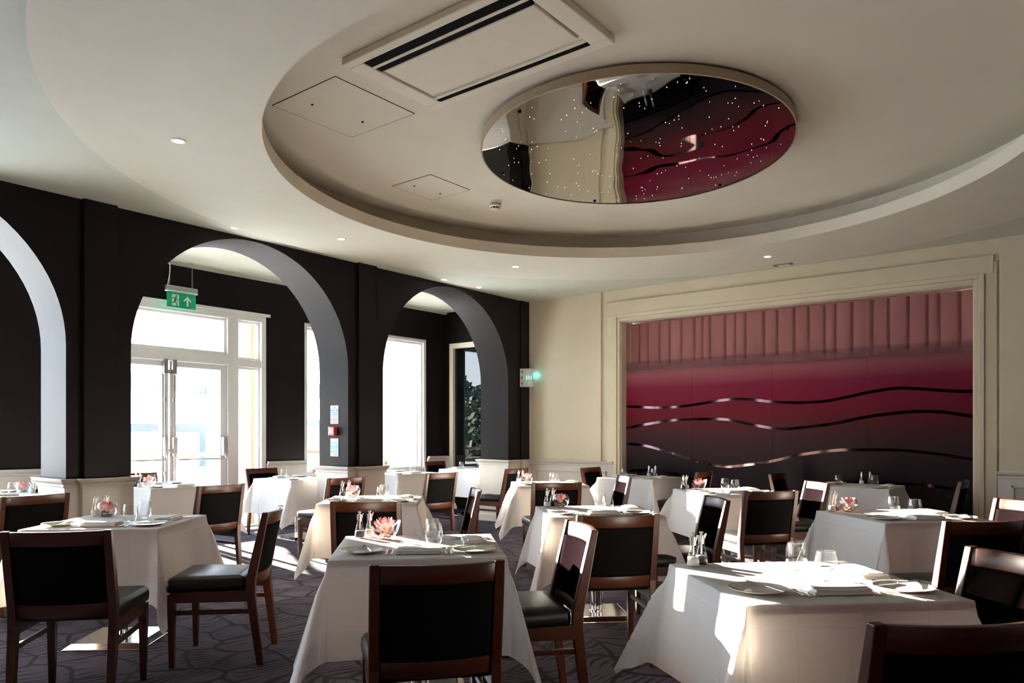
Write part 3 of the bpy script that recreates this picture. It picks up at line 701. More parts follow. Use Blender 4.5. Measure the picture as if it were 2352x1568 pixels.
def tree(loc, h, label, seed):
    t = empty('tree', loc); tag(t, label, 'tree', 'trees beyond the terrace'); r = random.Random(seed)
    MB().tube([(0, 0, 0), (.05, .02, h*.45), (0, 0, h*.8)], [.22, .16, .05], 8).build('trunk', M_handrail, t)
    mb = MB()
    for i in range(900):
        a = r.random()*2*PI; zz = h*(.25+.75*r.random()); rr = h*.26*math.sqrt(max(.02, 1-abs((zz/h-.55)/.5)**2))*math.sqrt(r.random()); s = r.uniform(.15, .34)
        c_ = Vector((rr*math.cos(a), rr*math.sin(a), zz)); u = Vector((r.gauss(0, 1), r.gauss(0, 1), r.gauss(0, 1))).normalized(); w_ = u.orthogonal().normalized(); x_ = u.cross(w_)
        mb.add([c_+w_*s, c_+x_*s*.7, c_-w_*s, c_-x_*s*.7, c_+u*s*.5], [(0, 1, 4), (1, 2, 4), (2, 3, 4), (3, 0, 4), (3, 2, 1, 0)])
    o = mb.build('foliage', M_tree, t, fix=False); o['kind'] = 'stuff'
for i, (x, y, h) in enumerate(((-26, -11.5, 6.0), (-30, -13, 6.8), (-25, -16, 5.6), (-29, -19, 6.2))):
    tree((x, y, ZT-2), h, ('leafy tree nearest the terrace', 'tallest leafy tree', 'shortest leafy tree', 'farthest leafy tree')[i]+', mirrored in the dark glazing of the right arch', i+3)

# ------------------------------------------------------------------ chairs
def rect_ring(cx_, cy_, z, hx, hy): return [(cx_-hx, cy_-hy, z), (cx_+hx, cy_-hy, z), (cx_+hx, cy_+hy, z), (cx_-hx, cy_+hy, z)]
def back_y(z): return -.212-.083*((z-.45)/.41) if z > .45 else -.212
def make_chair():
    t = empty('dining_chair')
    for s in (-1, 1):
        pts = [(-.262, 0, .015, .019), (-.235, .22, .018, .022), (-.213, .40, .0185, .026), (-.213, .48, .0185, .026), (-.255, .68, .0185, .022), (-.293, .86, .0175, .017)]
        MB().loft([rect_ring(s*(.2165 if z > .3 else .2165-.006*(1-z/.3)), y, z, hx, hy) for y, z, hx, hy in pts]).build('leg', M_wood, t, bevel=.004)
        MB().loft([rect_ring(s*.222, .212, z, h, h) for z, h in ((0, .014), (.34, .0205), (.41, .0205))]).build('leg', M_wood, t, bevel=.003)
        MB().box(s*.219-.007, s*.219+.007, -.225, .20, .292, .318).build('stretcher', M_wood, t, bevel=.003)
    sf = MB()
    for s in (-1, 1): sf.box(s*.224-.011, s*.224+.011, -.20, .205, .362, .425)
    sf.box(-.205, .205, .200, .224, .362, .425)
    sf.build('seat_frame', M_wood, t, bevel=.003)
    # cushion, wider at the front
    rings = []
    n = 7
    prof = [(-.018, .415), (0, .425), (.004, .455), (0, .482), (-.014, .497), (-.05, .503)]
    def outline(o):
        P = []
        for (x, y) in ((-.222, -.185), (.222, -.185), (.246, .243), (-.246, .243)):
            P.append((x, y))
        R = .03; out = []
        cs = [(-.222+R, -.185+R, PI), (.222-R, -.185+R, 1.5*PI), (.246-R, .243-R, 0), (-.246+R, .243-R, .5*PI)]
        for cx_, cy_, a0 in cs:
            for k in range(5):
                a = a0+k*PI/8; out.append((cx_+(R+o)*math.cos(a) if R+o > 0 else cx_, cy_+(R+o)*math.sin(a) if R+o > 0 else cy_))
        return out
    for o_, z in prof:
        rings.append([(x, y, z) for x, y in outline(max(o_, -.028))] if o_ > -.04 else [(x*.8, .03+(y-.03)*.8, z+.003) for x, y in outline(-.02)])
    MB().loft(rings).build('seat', M_leather, t, smooth='all')
    # curved back: rails and panel
    def curved(x0, x1, z0, z1, th, bow, yo=0, n=12, puff=0):
        mb = MB(); rings = []
        zs = [z0, z1] if not puff else [z0, z0+.02, (z0+z1)/2, z1-.02, z1]
        for k in range(n+1):
            x = x0+(x1-x0)*k/n; b_ = -bow*(1-(x/.2)**2); ring = []
            e = 1 if not puff else min(1, min(k, n-k)/1.5)
            fr_ = [(x, back_y(z)+b_+yo+th/2+(puff*e if 0 < i < len(zs)-1 else 0), z) for i, z in enumerate(zs)]
            bk = [(x, back_y(z)+b_+yo-th/2-(puff*.4*e if 0 < i < len(zs)-1 else 0), z) for i, z in enumerate(zs)]
            rings.append(fr_+bk[::-1])
        return mb.loft(rings)
    curved(-.2, .2, .788, .857, .026, .034).build('top_rail', M_wood, t, bevel=.004, smooth=True)
    curved(-.2, .2, .448, .512, .024, .034, .0).build('bottom_rail', M_wood, t, bevel=.003, smooth=True)
    curved(-.199, .199, .511, .790, .020, .032, 0, 14, .010).build('backrest', M_plum if False else M_black, t, smooth='all')
    curved(-.192, .192, .512, .786, .006, .032, .018, 14, .004).build('back_pad', M_plum, t, smooth='all')
    return t
CHAIRS = [
 (-3.76, 1.41, 138, 'dark wooden dining chair at the near side of the front left table, back to camera'),
 (-6.14, 2.16, 184, 'wooden dining chair half cut by the left edge, facing the leftmost arch'),
 (-3.86, 2.62, 225, 'wooden dining chair seen side-on right of the front left table'),
 (-6.09, 3.61, 184, 'wooden dining chair with its back to us before the table by the doors'),
 (-6.11, 5.02, 177, 'wooden dining chair before the dark pillar with the fire notices'),
 (-3.82, 3.30, 132, 'wooden dining chair directly behind the flower bowl of the centre front table'),
 (-3.955, 4.568, 228, 'sunlit wooden dining chair seen edge-on right of the second-row left table'),
 (-1.79, 1.87, 141, 'large dark wooden dining chair at the bottom centre, back to camera'),
 (-1.998, 3.096, 229, 'dining chair with sunlit plum back right of the centre front table'),
 (-2.08, 3.60, 136, 'dining chair with black back at the near side of the second-row centre table'),
 (-2.099, 4.996, 222, 'dining chair turned left, right of the second-row centre table'),
 (-3.93, 5.68, 136, 'dining chair at the near side of the third-row left table, back to camera'),
 (-3.987, 7.032, 226, 'sunlit dining chair right of the third-row left table'),
 (-2.02, 5.87, 140, 'orange-brown dining chair at the near side of the third-row right table'),
 (-2.064, 7.253, 221, 'sunlit dining chair with plum back right of the third-row right table'),
 (-5.96, 6.29, 174, 'dining chair with its back to us before the table in the right arch'),
 (-6.02, 7.78, 180, 'dining chair facing left before the far corner table under the insect lamp'),
 (-8.70, 5.72, 0, 'dining chair by the door sidelight, on the window side of its table'),
 (-8.72, 9.02, 0, 'small far dining chair below the tall window of the right arch'),
 (-8.72, 4.10, 0, 'far dining chair half hidden behind the table by the glazed doors'),
 (-5.40, 8.60, 0, 'black-backed dining chair between the cream dado and the left screen table'),
 (-3.72, 8.50, 180, 'shaded dining chair right of the left table along the crimson screen'),
 (-2.88, 8.55, 0, 'shaded dining chair left of the right table along the crimson screen'),
 (-1.02, 8.35, 180, 'dim dining chair right of the right table along the crimson screen'),
 (-.45, 4.52, 134, 'dark dining chair at the near side of the second-row right table'),
 (-0.391, 6.039, 228, 'dining chair with sun-bleached top rail at the right edge, behind second-row right table'),
 (-0.232, 3.298, 228, 'dining chair with sunlit left post right of the front right table'),
 (-.25, 2.05, 134, 'dark dining chair in the bottom right corner, back to camera'),
]
for (x, y, f, lb) in CHAIRS:
    a = math.radians(f); cx_, cy_ = x+.293*math.cos(a), y+.293*math.sin(a)
    place('chair', make_chair, (cx_, cy_, 0), a-PI/2, lb, 'chair', 'dining chairs of the restaurant')

# ------------------------------------------------------------------ tables and cloths
TH, HT, OV = .75, .392, .44
def make_table():
    t = empty('dining_table')
    b = MB(); b.loft([rect_ring(0, 0, z, h, h) for z, h in ((0, .235), (.006, .235), (.034, .20), (.036, .19))]); b.build('base_plate', M_chrome, t, bevel=.002)
    MB().lathe([(.050, .034), (.050, .045), (.042, .05), (.042, .70)], 24, cap=True).build('column', M_chrome, t, smooth=True)
    for k in range(6):
        a = k*PI/3; MB().tube([(.040*math.cos(a), .040*math.sin(a), .04), (.040*math.cos(a), .040*math.sin(a), .70)], .010, 8).build('column_rod', M_chrome, t, smooth=True)
    MB().box(-.2, .2, -.2, .2, .70, .715).build('top_bracket', M_extgrey, t)
    MB().box(-HT+.006, HT-.006, -HT+.006, HT-.006, .715, .742).build('tabletop', M_wood, t, bevel=.004)
    return t
def cloth_obj(seed):
    r = random.Random(seed); L = HT+OV
    na, nb = 18, 16
    us = sorted(set([-L+OV*k/nb for k in range(nb)]+[-HT+2*HT*k/na for k in range(na+1)]+[HT+OV*k/nb for k in range(1, nb+1)]+[s*(HT+q) for s in (-1, 1) for q in (.006, .013)]))
    cph = [[r.uniform(0, 2*PI) for _ in range(4)] for _ in range(4)]; cam_ = [r.uniform(.7, 1.3) for _ in range(4)]
    sph = [r.uniform(0, 2*PI) for _ in range(4)]; skew = [r.uniform(-.12, .12) for _ in range(4)]
    vs_, fs_, uvs = [], [], []
    rr = .012
    def soft(a): return math.sqrt(a*a+rr*rr)-rr
    def side_alpha(s, k): return .05+.11*s*s+.020*math.sin(5*s+sph[k])*(1-s*s)
    for v in us:
        for u in us:
            au, av = abs(u), abs(v); su = 1 if u >= 0 else -1; sv = 1 if v >= 0 else -1
            z = TH
            if au <= HT+1e-9 and av <= HT+1e-9: p = (u, v, TH)
            elif av <= HT+1e-9:
                a = au-HT; al = side_alpha(v/HT, 0 if su > 0 else 1)*min(1, a/.12)
                p = (su*(HT+a*math.sin(al)+.006*(1-math.exp(-a/.008))), v, TH-soft(a)*math.cos(al))
            elif au <= HT+1e-9:
                a = av-HT; al = side_alpha(u/HT, 2 if sv > 0 else 3)*min(1, a/.12)
                p = (u, sv*(HT+a*math.sin(al)+.006*(1-math.exp(-a/.008))), TH-soft(a)*math.cos(al))
            else:
                a, b = au-HT, av-HT; rad = math.hypot(a, b); t = math.atan2(b, a)/(PI/2)
                ci = (0 if su > 0 else 1)+(0 if sv > 0 else 2)
                w = math.sin(PI*t)
                al = (.16*(1-t)+.16*t)+.21*w*cam_[ci]+.07*w*math.sin(4*PI*t+cph[ci][0]*.5)*cam_[ci]
                ps = PI/2*(t+skew[ci]*w)+.16*w*math.sin(4*PI*t+cph[ci][1]*.3)
                # fold deepens towards the hem
                k_ = min(1, rad/.16); al = .16+(al-.16)*k_ if rad < .16 else al
                al *= min(1, rad/.12)
                d = rad*math.sin(al)+.006*(1-math.exp(-rad/.008))
                p = (su*(HT+d*math.cos(ps)), sv*(HT+d*math.sin(ps)), TH-soft(rad)*math.cos(al))
            vs_.append(p); uvs.append((u, v))
    n = len(us)
    for j in range(n-1):
        for i in range(n-1): fs_.append((j*n+i, j*n+i+1, (j+1)*n+i+1, (j+1)*n+i))
    me = bpy.data.meshes.new('tablecloth'); me.from_pydata(vs_, [], fs_)
    ul = me.uv_layers.new(name='UVMap')
    for lp in me.loops: ul.data[lp.index].uv = uvs[lp.vertex_index]
    me.polygons.foreach_set('use_smooth', [True]*len(me.polygons)); me.materials.append(M_cloth)
    o = bpy.data.objects.new('tablecloth', me); COL.objects.link(o)
    return o

# ------------------------------------------------------------------ tableware
def make_plate():
    t = empty('side_plate')
    MB().lathe([(.001, .004), (.055, .004), (.066, .007), (.098, .014), (.101, .0155), (.099, .013), (.066, .004), (.052, 0), (.001, 0)], 40).build('plate_body', M_china, t, smooth='all')
    MB().lathe([(.0655, .0073), (.0675, .0085), (.0695, .0083)], 40).build('well_rim', M_china, t, smooth='all')
    return t
def make_tumbler():
    t = empty('tumbler')
    MB().lathe([(.001, .001), (.024, 0), (.031, .006), (.041, .030), (.0435, .050), (.0405, .080), (.0350, .110)], 28).build('outer_wall', M_tumbler, t, smooth='all')
    MB().lathe([(.001, .007), (.022, .008), (.029, .014), (.0395, .032), (.042, .050), (.039, .080), (.0338, .110)], 28).build('inner_wall', M_tumbler, t, smooth='all')
    MB().lathe([(.0350, .110), (.0346, .1112), (.0338, .110)], 28).build('rim', M_tumbler, t, smooth='all')
    return t
def make_shaker(kind):
    def f():
        t = empty('salt_shaker' if kind == 'salt' else 'pepper_shaker')
        MB().lathe([(.001, .001), (.026, .0), (.028, .006), (.026, .030), (.0175, .066), (.0135, .085), (.0150, .105), (.0215, .128)], 24).build('glass_body', M_tumbler, t, smooth='all')
        MB().lathe([(.001, .003), (.0245, .003), (.0250, .010), (.0225, .036), (.001, .040 if kind == 'salt' else .038)], 20).build('filling', M_salt if kind == 'salt' else M_pepper, t, smooth='all')
        MB().lathe([(.0045, .045), (.0045, .085), (.0120, .087), (.0120, .122), (.005, .124), (.005, .130), (.008, .133), (.008, .138), (.001, .140)], 16).build('chrome_plunger', M_chrome, t, smooth=True)
        return t
    return f
def make_fork():
    t = empty('fork')
    mb = MB(); pts = [(-.095, .0045, .002), (-.085, .006, .0025), (-.04, .004, .004), (.01, .0028, .006), (.03, .004, .004), (.04, .0105, .003)]
    mb.loft([[(w, y, z+.001), (w*.5, y, z+.0025), (-w*.5, y, z+.0025), (-w, y, z+.001), (-w*.5, y, z-.0008), (w*.5, y, z-.0008)] for y, w, z in pts]).build('handle', M_steel, t, smooth='all')
    for k in range(4):
        x = (k-1.5)*.0063
        MB().loft([rect_ring(0, 0, 0, 1, 1)]*0 or [[(x-.0016, y, z-.0008), (x+.0016, y, z-.0008), (x+.0014, y, z+.001), (x-.0014, y, z+.001)] for y, z in ((.038, .003), (.06, .0035), (.08, .006), (.096, .010))]).build('tine', M_steel, t)
    return t
def make_knife():
    t = empty('table_knife')
    pts = [(-.105, .006), (-.10, .0085), (-.06, .0075), (-.015, .005), (-.005, .0055)]
    MB().loft([[(w, y, .003), (w*.5, y, .006), (-w*.5, y, .006), (-w, y, .003), (-w*.5, y, .0005), (w*.5, y, .0005)] for y, w in pts]).build('handle', M_steel, t, smooth='all')
    bl = [(-.006, -.0045, .0045), (.01, -.0075, .006), (.06, -.0095, .008), (.09, -.009, .008), (.105, -.003, .0075), (.109, .004, .007)]
    MB().loft([[(a, y, .0025), (b, y, .0025), (b, y, .0040), (a, y, .0033)] for y, a, b in bl]).build('blade', M_steel, t)
    return t
def make_spoon():
    t = empty('dessert_spoon')
    pts = [(-.09, .005, .002), (-.08, .007, .0025), (-.03, .004, .004), (.02, .0027, .006), (.045, .004, .005)]
    MB().loft([[(w, y, z), (0, y, z+.002), (-w, y, z), (0, y, z-.0012)] for y, w, z in pts]).build('handle', M_steel, t, smooth='all')
    mb = MB(); rings = []
    for k in range(5):
        q = k/4; rings.append([(.0175*q*math.cos(a), .066+.026*q*math.sin(a), .001+.007*q*q) for a in [2*PI*i/16 for i in range(16)]])
    mb.loft(rings[1:], cap=False).add(rings[1], [tuple(range(16))]); mb.build('bowl', M_steel, t, smooth='all', fix=False)
    return t
def make_napkin():
    t = empty('folded_napkin')
    def leaf(w, d, z0, z1, nm, ox=0):
        rings = []; n = 10
        for k in range(n+1):
            x = -w/2+w*k/n; wv = .0022*math.sin(7*k/n+ox*40); pr = []
            for i in range(9):
                a = -PI/2+PI*i/8; pr.append((x+ox, -d/2-(z1-z0)/2*math.cos(a)+wv, (z0+z1)/2+(z1-z0)/2*math.sin(a)))
            pr += [(x+ox, d/2+wv, z1), (x+ox, d/2+wv, z0)]
            rings.append(pr)
        MB().loft(rings).build(nm, M_napkin, t, smooth=True)
    leaf(.205, .105, .0005, .011, 'lower_fold'); leaf(.198, .100, .011, .021, 'upper_fold', .003); leaf(.195, .06, .021, .026, 'top_leaf', .001)
    return t
def make_bowl(slant, blue):
    def f():
        t = empty('flower_bowl')
        mb = MB(); rings = []; seg = 28
        prof = [(.004, .001), (.030, .0), (.046, .010), (.060, .032), (.064, .055), (.060, .078), (.050, .094)] if not slant else [(.004, .001), (.030, 0), (.046, .010), (.064, .034), (.076, .060), (.084, .082)]
        for r, z in prof:
            rings.append([(r*math.cos(2*PI*k/seg), r*math.sin(2*PI*k/seg), z*(1+(slant*math.cos(2*PI*k/seg)*(z/.09)**2))) for k in range(seg)])
        mb.loft(rings, cap=False).build('bowl_wall', M_tumbler, t, smooth='all')
        mb = MB(); mb.loft([[(x*.955, y*.955, z+.003) for x, y, z in r] for r in rings], cap=False).build('bowl_lining', M_tumbler, t, smooth='all')
        r_ = random.Random(5 if slant else 2)
        for i in range(9):
            a = i*2*PI/9*2.0+r_.random(); rr = .010+.018*(i % 3)/2*1.2; s = r_.uniform(.008, .012); zz = .010+(.009 if i > 5 else 0)+s*.2
            MB().lathe([(.0005, -s*.6), (s*.8, -s*.35), (s, 0), (s*.8, s*.35), (.0005, s*.6)], 8, (rr*math.cos(a), rr*math.sin(a), zz)).build('pebble', (M_blue if (blue and i < 6) else M_sand), t, smooth='all')
        zc = .034; fl = MB().lathe([(.0005, 0), (.010, .002), (.012, .010), (.0005, .015)], 10, (0, 0, zc)).build('flower', M_yellow, t, smooth='all')
        for ringi, (n, ln, tilt, w) in enumerate(((5, .052, .62, .020), (6, .058, 1.05, .022), (5, .050, .30, .016)) if not slant else ((6, .066, .75, .021), (7, .072, 1.15, .023), (5, .060, .35, .017))):
            for k in range(n):
                a = 2*PI*k/n+ringi*.5+r_.uniform(-.15, .15); tt = tilt+r_.uniform(-.15, .15); vv = []; ff = []
                for i in range(6):
                    q = i/5; wd_ = w*math.sin(PI*min(.97, .12+.85*q))**.8; cur = tt-.75*q*tt
                    rad = .004+ln*q*math.sin(tt*.8+.2*(1-q)); hz = ln*q*math.cos(tt*.8)+.012*q*q
                    for j in (-1, 0, 1): vv.append((rad-abs(j)*-.004*q, j*wd_, zc+.004+hz+abs(j)*.006))
                for i in range(5):
                    for j in range(2): ff.append((i*3+j, i*3+j+1, (i+1)*3+j+1, (i+1)*3+j))
                ca, sa = math.cos(a), math.sin(a)
                vv = [(x*ca-y*sa, x*sa+y*ca, z) for x, y, z in vv]
                MB().add(vv, ff).build('petal', M_pink, fl, smooth='all', fix=False)
        return t
    return f

TABLES = {
 # key: (x, y, angle, phrase, kind, bowl type)
 'T1': (-4.87, 2.19, 41, 'front left table', 'd', 'blue'),
 'T2': (-2.65, 2.63, 45, 'centre front table', 'd', 'slant'),
 'T3': (-.88, 2.91, 44, 'front right table', 'd', None),
 'T4': (-1.05, 5.64, 46, 'second-row right table', 'd', 'plain'),
 'T5': (-2.85, 4.62, 43, 'second-row centre table', 'd', 'blue'),
 'T6': (-4.85, 4.27, 41, 'second-row left table', 'd', 'plain'),
 'T12': (-4.87, 6.88, 42, 'third-row left table', 'd', 'plain'),
 'T14': (-2.85, 7.02, 46, 'third-row right table', 'd', 'slantblue'),
 'T9': (-7.96, 2.44, 0, 'leftmost arch table', 'w+', 'blue'),
 'T8': (-7.96, 4.10, 0, 'door table', 'w-', 'blue'),
 'T7': (-7.96, 5.78, 0, 'notice pillar table', 'w+', 'plain'),
 'T10': (-7.96, 7.50, 0, 'right arch table', 'w0', None),
 'T11': (-7.96, 9.14, 0, 'far corner table', 'w+', 'plain'),
 'T13': (-4.68, 8.64, 0, 'left screen table', 's', None),
 'T15': (-2.05, 8.64, 0, 'right screen table', 's', None),
}
CLOTH_LB = {
 'T1': 'white tablecloth half in sun on the front left table', 'T2': 'white tablecloth on the centre front table with a flower bowl', 'T3': 'large sunlit white tablecloth on the front right table',
 'T4': 'white tablecloth with pressed folds on the second-row right table', 'T5': 'white tablecloth on the second-row centre table', 'T6': 'white tablecloth on the second-row left table',
 'T12': 'sunlit white tablecloth on the third-row left table', 'T14': 'white tablecloth with diagonal sun edge on the third-row right table', 'T9': 'white tablecloth in the leftmost arch',
 'T8': 'shaded white tablecloth by the glazed doors', 'T7': 'white tablecloth left of the notice pillar', 'T10': 'white tablecloth partly hidden by a pillar in the right arch',
 'T11': 'white tablecloth in the far corner by the dark glazing', 'T13': 'grey-shaded white tablecloth at the left end of the crimson screen', 'T15': 'grey-shaded white tablecloth at the right end of the crimson screen'}
for n_, (key, (tx, ty, ang, ph, kind, bowl)) in enumerate(TABLES.items()):
    a = math.radians(ang); e1 = Vector((math.cos(a), math.sin(a))); e2 = Vector((-e1.y, e1.x)); c = Vector((tx, ty))
    place('table', make_table, (tx, ty, 0), a, 'chrome pedestal table under the cloth of the '+ph, 'table', 'square pedestal tables')
    o = cloth_obj(100+n_); o.location = (tx, ty, 0); o.rotation_euler = (0, 0, a); tag(o, CLOTH_LB[key], 'tablecloth', 'white tablecloths')
    rj = random.Random(40+n_); zt = TH+.0015
    def put(k, b, uv, rz, lb, cat, grp, z=zt):
        p = c+e1*uv[0]+e2*uv[1]; place(k, b, (p.x, p.y, z), rz, lb, cat, grp)
    # places: (origin on the edge, right vector, forward vector in table coords, name)
    if kind == 'd': seats = [((0, -HT), (1, 0), (0, 1), 'near', 0), ((HT, 0), (0, 1), (-1, 0), 'right', 1)]
    elif kind[0] == 'w': seats = [((HT, 0), (0, 1), (-1, 0), 'room-side', 0), ((-HT, 0), (0, -1), (1, 0), 'window-side', 1)]
    else: seats = [((HT, 0), (0, 1), (-1, 0), 'right', 0), ((-HT, 0), (0, -1), (1, 0), 'left', 1)]
    near_tab = kind == 'd'
    for (org, rt, fw, nm, si) in seats:
        def at(s, d): return (org[0]+rt[0]*s+fw[0]*d, org[1]+rt[1]*s+fw[1]*d)
        base = a+math.atan2(fw[1], fw[0])-PI/2
        sh = -.0 if si == 0 else .0
        dp = .20 if (si == 0 and kind == 'd') else .13
        place_ = '%s place of the %s' % (nm, ph)
        put('plate', make_plate, at(-.265 if si == 0 else -.215, dp), base, 'round cream side plate at the '+place_, 'plate', 'cream side plates')
        pz = zt+.0152
        put('knife', make_knife, at(-.235 if si == 0 else -.185, dp+.005), base+.25, 'butter knife lying across the side plate at the '+place_, 'knife', 'table knives', pz)
        put('fork', make_fork, at(-.145+sh if si == 0 else -.085, dp+.0), base+rj.uniform(-.08, .08), 'outer fork left of the napkin at the '+place_, 'fork', 'forks')
        if near_tab: put('fork', make_fork, at(-.118+sh if si == 0 else -.058, dp-.012), base+rj.uniform(-.08, .08), 'inner fork beside the napkin at the '+place_, 'fork', 'forks')
        ns_ = .0 if si == 0 else .065
        put('napkin', make_napkin, at(ns_, dp-.04 if si == 0 else dp-.01), base+rj.uniform(-.04, .04), 'folded white napkin at the '+place_, 'napkin', 'folded napkins')
        put('knife', make_knife, at(ns_+.125, dp-.005), base+rj.uniform(-.05, .05), 'table knife right of the napkin at the '+place_, 'knife', 'table knives')
        if near_tab: put('spoon', make_spoon, at(ns_+.150, dp-.012), base+rj.uniform(-.05, .05), 'spoon right of the knife at the '+place_, 'spoon', 'dessert spoons')
        gp = (.075, -.03) if si == 0 else (.07, .19)
        if kind == 'd': put('glass', make_tumbler, gp, rj.random()*6, ('nearer' if si == 0 else 'farther')+' stemless glass tumbler on the '+ph, 'glass', 'stemless tumblers')
        else: put('glass', make_tumbler, at(.12, .24), rj.random()*6, 'stemless glass tumbler at the '+place_, 'glass', 'stemless tumblers')
    if kind == 'd': S1, S2, B1 = (-.315, .325), (-.265, .365), (-.215, .285)
    elif kind == 'w+': S1, S2, B1 = (.02, .33), (.09, .345), (-.10, .29)
    elif kind == 'w-': S1, S2, B1 = (.05, -.34), (-.03, -.345), (.02, -.23)
    elif kind == 's': S1, S2, B1 = (-.02, .30), (.06, .33), None
    else: S1 = None
    if S1:
        if key in ('T2', 'T6', 'T14'): S1, S2 = S2, S1
        put('salt', make_shaker('salt'), S1, 0, 'glass salt shaker with chrome top on the '+ph, 'salt shaker', 'salt shakers')
        put('pepper', make_shaker('pepper'), S2, 0, 'glass pepper shaker with chrome top on the '+ph, 'pepper shaker', 'pepper shakers')
    if bowl:
        bk = {'blue': (0, True), 'plain': (0, False), 'slant': (.32, False), 'slantblue': (.32, True)}[bowl]
        put('bowl_'+bowl, make_bowl(*bk), (B1 if 'slant' not in bowl else (-.175, .255)), (.3 if 'slant' in bowl else rj.random()*6), ('slant-rimmed' if 'slant' in bowl else 'round')+' glass bowl with a pink flower on the '+ph, 'flower bowl', 'glass flower bowls')

# ------------------------------------------------------------------ signs and fittings
def text_mesh(name, body, size, m, parent, loc, rot):
    cu = bpy.data.curves.new(name, 'FONT'); cu.body = body; cu.size = size; cu.align_x = 'CENTER'; cu.align_y = 'CENTER'; cu.extrude = .0004
    to = bpy.data.objects.new('tmp', cu); COL.objects.link(to); bpy.context.view_layer.update()
    me = bpy.data.meshes.new_from_object(to.evaluated_get(bpy.context.evaluated_depsgraph_get())); bpy.data.objects.remove(to)
    me.name = name; me.materials.clear(); me.materials.append(m); o = bpy.data.objects.new(name, me); COL.objects.link(o); o.parent = parent; o.location = loc; o.rotation_euler = rot
    return o
# exit sign hanging by the doors (faces the room, +x)
EZS = 2.915
ES = empty('exit_sign', (-8.98, 4.78, EZS)); tag(ES, 'green emergency exit sign with running figure and arrow, hung on chains', 'exit sign')
MB().box(-.025, .025, -.205, .205, .155, .225).build('housing', M_alu, ES, bevel=.012)
MB().box(-.020, .028, -.205, .205, .148, .165).build('diffuser', M_exitw, ES, bevel=.006)
MB().box(-.004, .004, -.185, .185, -.045, .150).build('panel', M_exit, ES)
def spoly(pts, nm, m, d=.0045):
    MB().poly([(d, u, v) for u, v in pts], (1, 0, 0), .0012).build(nm, m, ES)
spoly([(-.125, -.020), (-.035, -.020), (-.035, .118), (-.125, .118)], 'doorway_symbol', M_exitw)
def limb(pts, w, nm='figure_limb'):
    for (u0, v0), (u1, v1) in zip(pts, pts[1:]):
        d = Vector((u1-u0, v1-v0)).normalized(); n_ = Vector((-d.y, d.x))*w/2; e = d*w*.3
        P = [(u0-e.x+n_.x, v0-e.y+n_.y), (u0-e.x-n_.x, v0-e.y-n_.y), (u1+e.x-n_.x, v1+e.y-n_.y), (u1+e.x+n_.x, v1+e.y+n_.y)]
        MB().poly([(.0058, a_, b_) for a_, b_ in P], (1, 0, 0), .0012).build(nm, M_exit, ES)
MB().poly([(.0058, -.068+.012*math.cos(k*PI/6), .098+.012*math.sin(k*PI/6)) for k in range(12)], (1, 0, 0), .0012).build('figure_head', M_exit, ES)
limb([(-.078, .078), (-.086, .040)], .026, 'figure_body'); limb([(-.075, .078), (-.058, .058), (-.038, .050)], .010); limb([(-.084, .078), (-.108, .076), (-.116, .060)], .010)
limb([(-.084, .038), (-.068, .012), (-.060, -.016)], .013); limb([(-.090, .038), (-.100, .016), (-.138, .014)], .013)
spoly([(.075, .112), (.122, .062), (.122, .038), (.088, .072), (.088, -.008), (.062, -.008), (.062, .072), (.028, .038), (.028, .062)], 'arrow_symbol', M_exitw)
spoly([(.115, -.032), (.150, -.032), (.150, -.027), (.115, -.027)], 'maker_mark', M_exitw)
for y_ in (-.15, .14):
    mb = MB()
    zz = .222; top_ = ZA-EZS; n = int((top_-zz)/.022)
    for k in range(n):
        z_ = zz+(k+.5)*(top_-zz)/n; h = (top_-zz)/n*.62
        ring = [(0, .006*math.cos(q), z_+h*math.sin(q)) if k % 2 else (.006*math.cos(q), 0, z_+h*math.sin(q)) for q in [2*PI*i/8 for i in range(9)]]
        mb.tube([(x, y_+y2, z2) for x, y2, z2 in ring], .0018, 5)
    mb.build('chain', M_alu, ES)
MB().tube([(0, -.175, .225), (0, -.15, .36), (0, -.145, .45), (0, -.165, .55), (0, -.172, ZA-EZS)], .006, 8).build('cable', M_pvc, ES, smooth=True)

# fire notices and call point on the jamb of the second pier (faces -y)
JY = ARCH[4][0]+ARCH[4][1]
def notice(z0, z1, label, rows, head):
    t = empty('fire_notice', (-7.11, JY, (z0+z1)/2)); tag(t, label, 'notice'); h = (z1-z0)/2; w = .072
    MB().box(-w, w, -.004, 0, -h, h).build('board', M_white, t)
    for (m, u0, u1, v0, v1, nm) in rows: MB().box(-w+u0*2*w, -w+u1*2*w, -.0052, -.0035, -h+v0*2*h, -h+v1*2*h).build(nm, m, t)
    for (m, u0, u1, v0, v1, nm) in rows:
        if u1-u0 > .4:
            n = max(1, int((v1-v0)/.07))
            for k in range(n):
                vv = v0+(v1-v0)*(k+.5)/n; MB().box(-w+(u0+.06)*2*w, -w+(u1-.10-.07*(k % 2))*2*w, -.0060, -.0050, -h+vv*2*h-.0014, -h+vv*2*h+.0014).build('text_line', M_white, t)
    return t
B_, R_, G_ = M_sblue, M_sred, M_sgreen
t = notice(1.43, 1.645, 'upper fire action notice with blue and red bands on the pillar', [(B_, .26, .94, .59, .68, 'blue_band'), (B_, .26, .94, .455, .555, 'blue_band'), (M_sblue2, .26, .94, .33, .41, 'blue_band'), (R_, .26, .94, .185, .29, 'red_band'), (R_, .26, .94, .05, .155, 'red_band'),
     (R_, .06, .20, .59, .68, 'pictogram'), (M_sblue2, .06, .20, .455, .555, 'pictogram'), (G_, .06, .20, .33, .41, 'pictogram'), (R_, .06, .20, .185, .29, 'pictogram')], True)
MB().box(-.066, .066, -.0052, -.0035, .042, .064).build('heading_band', B_, t)
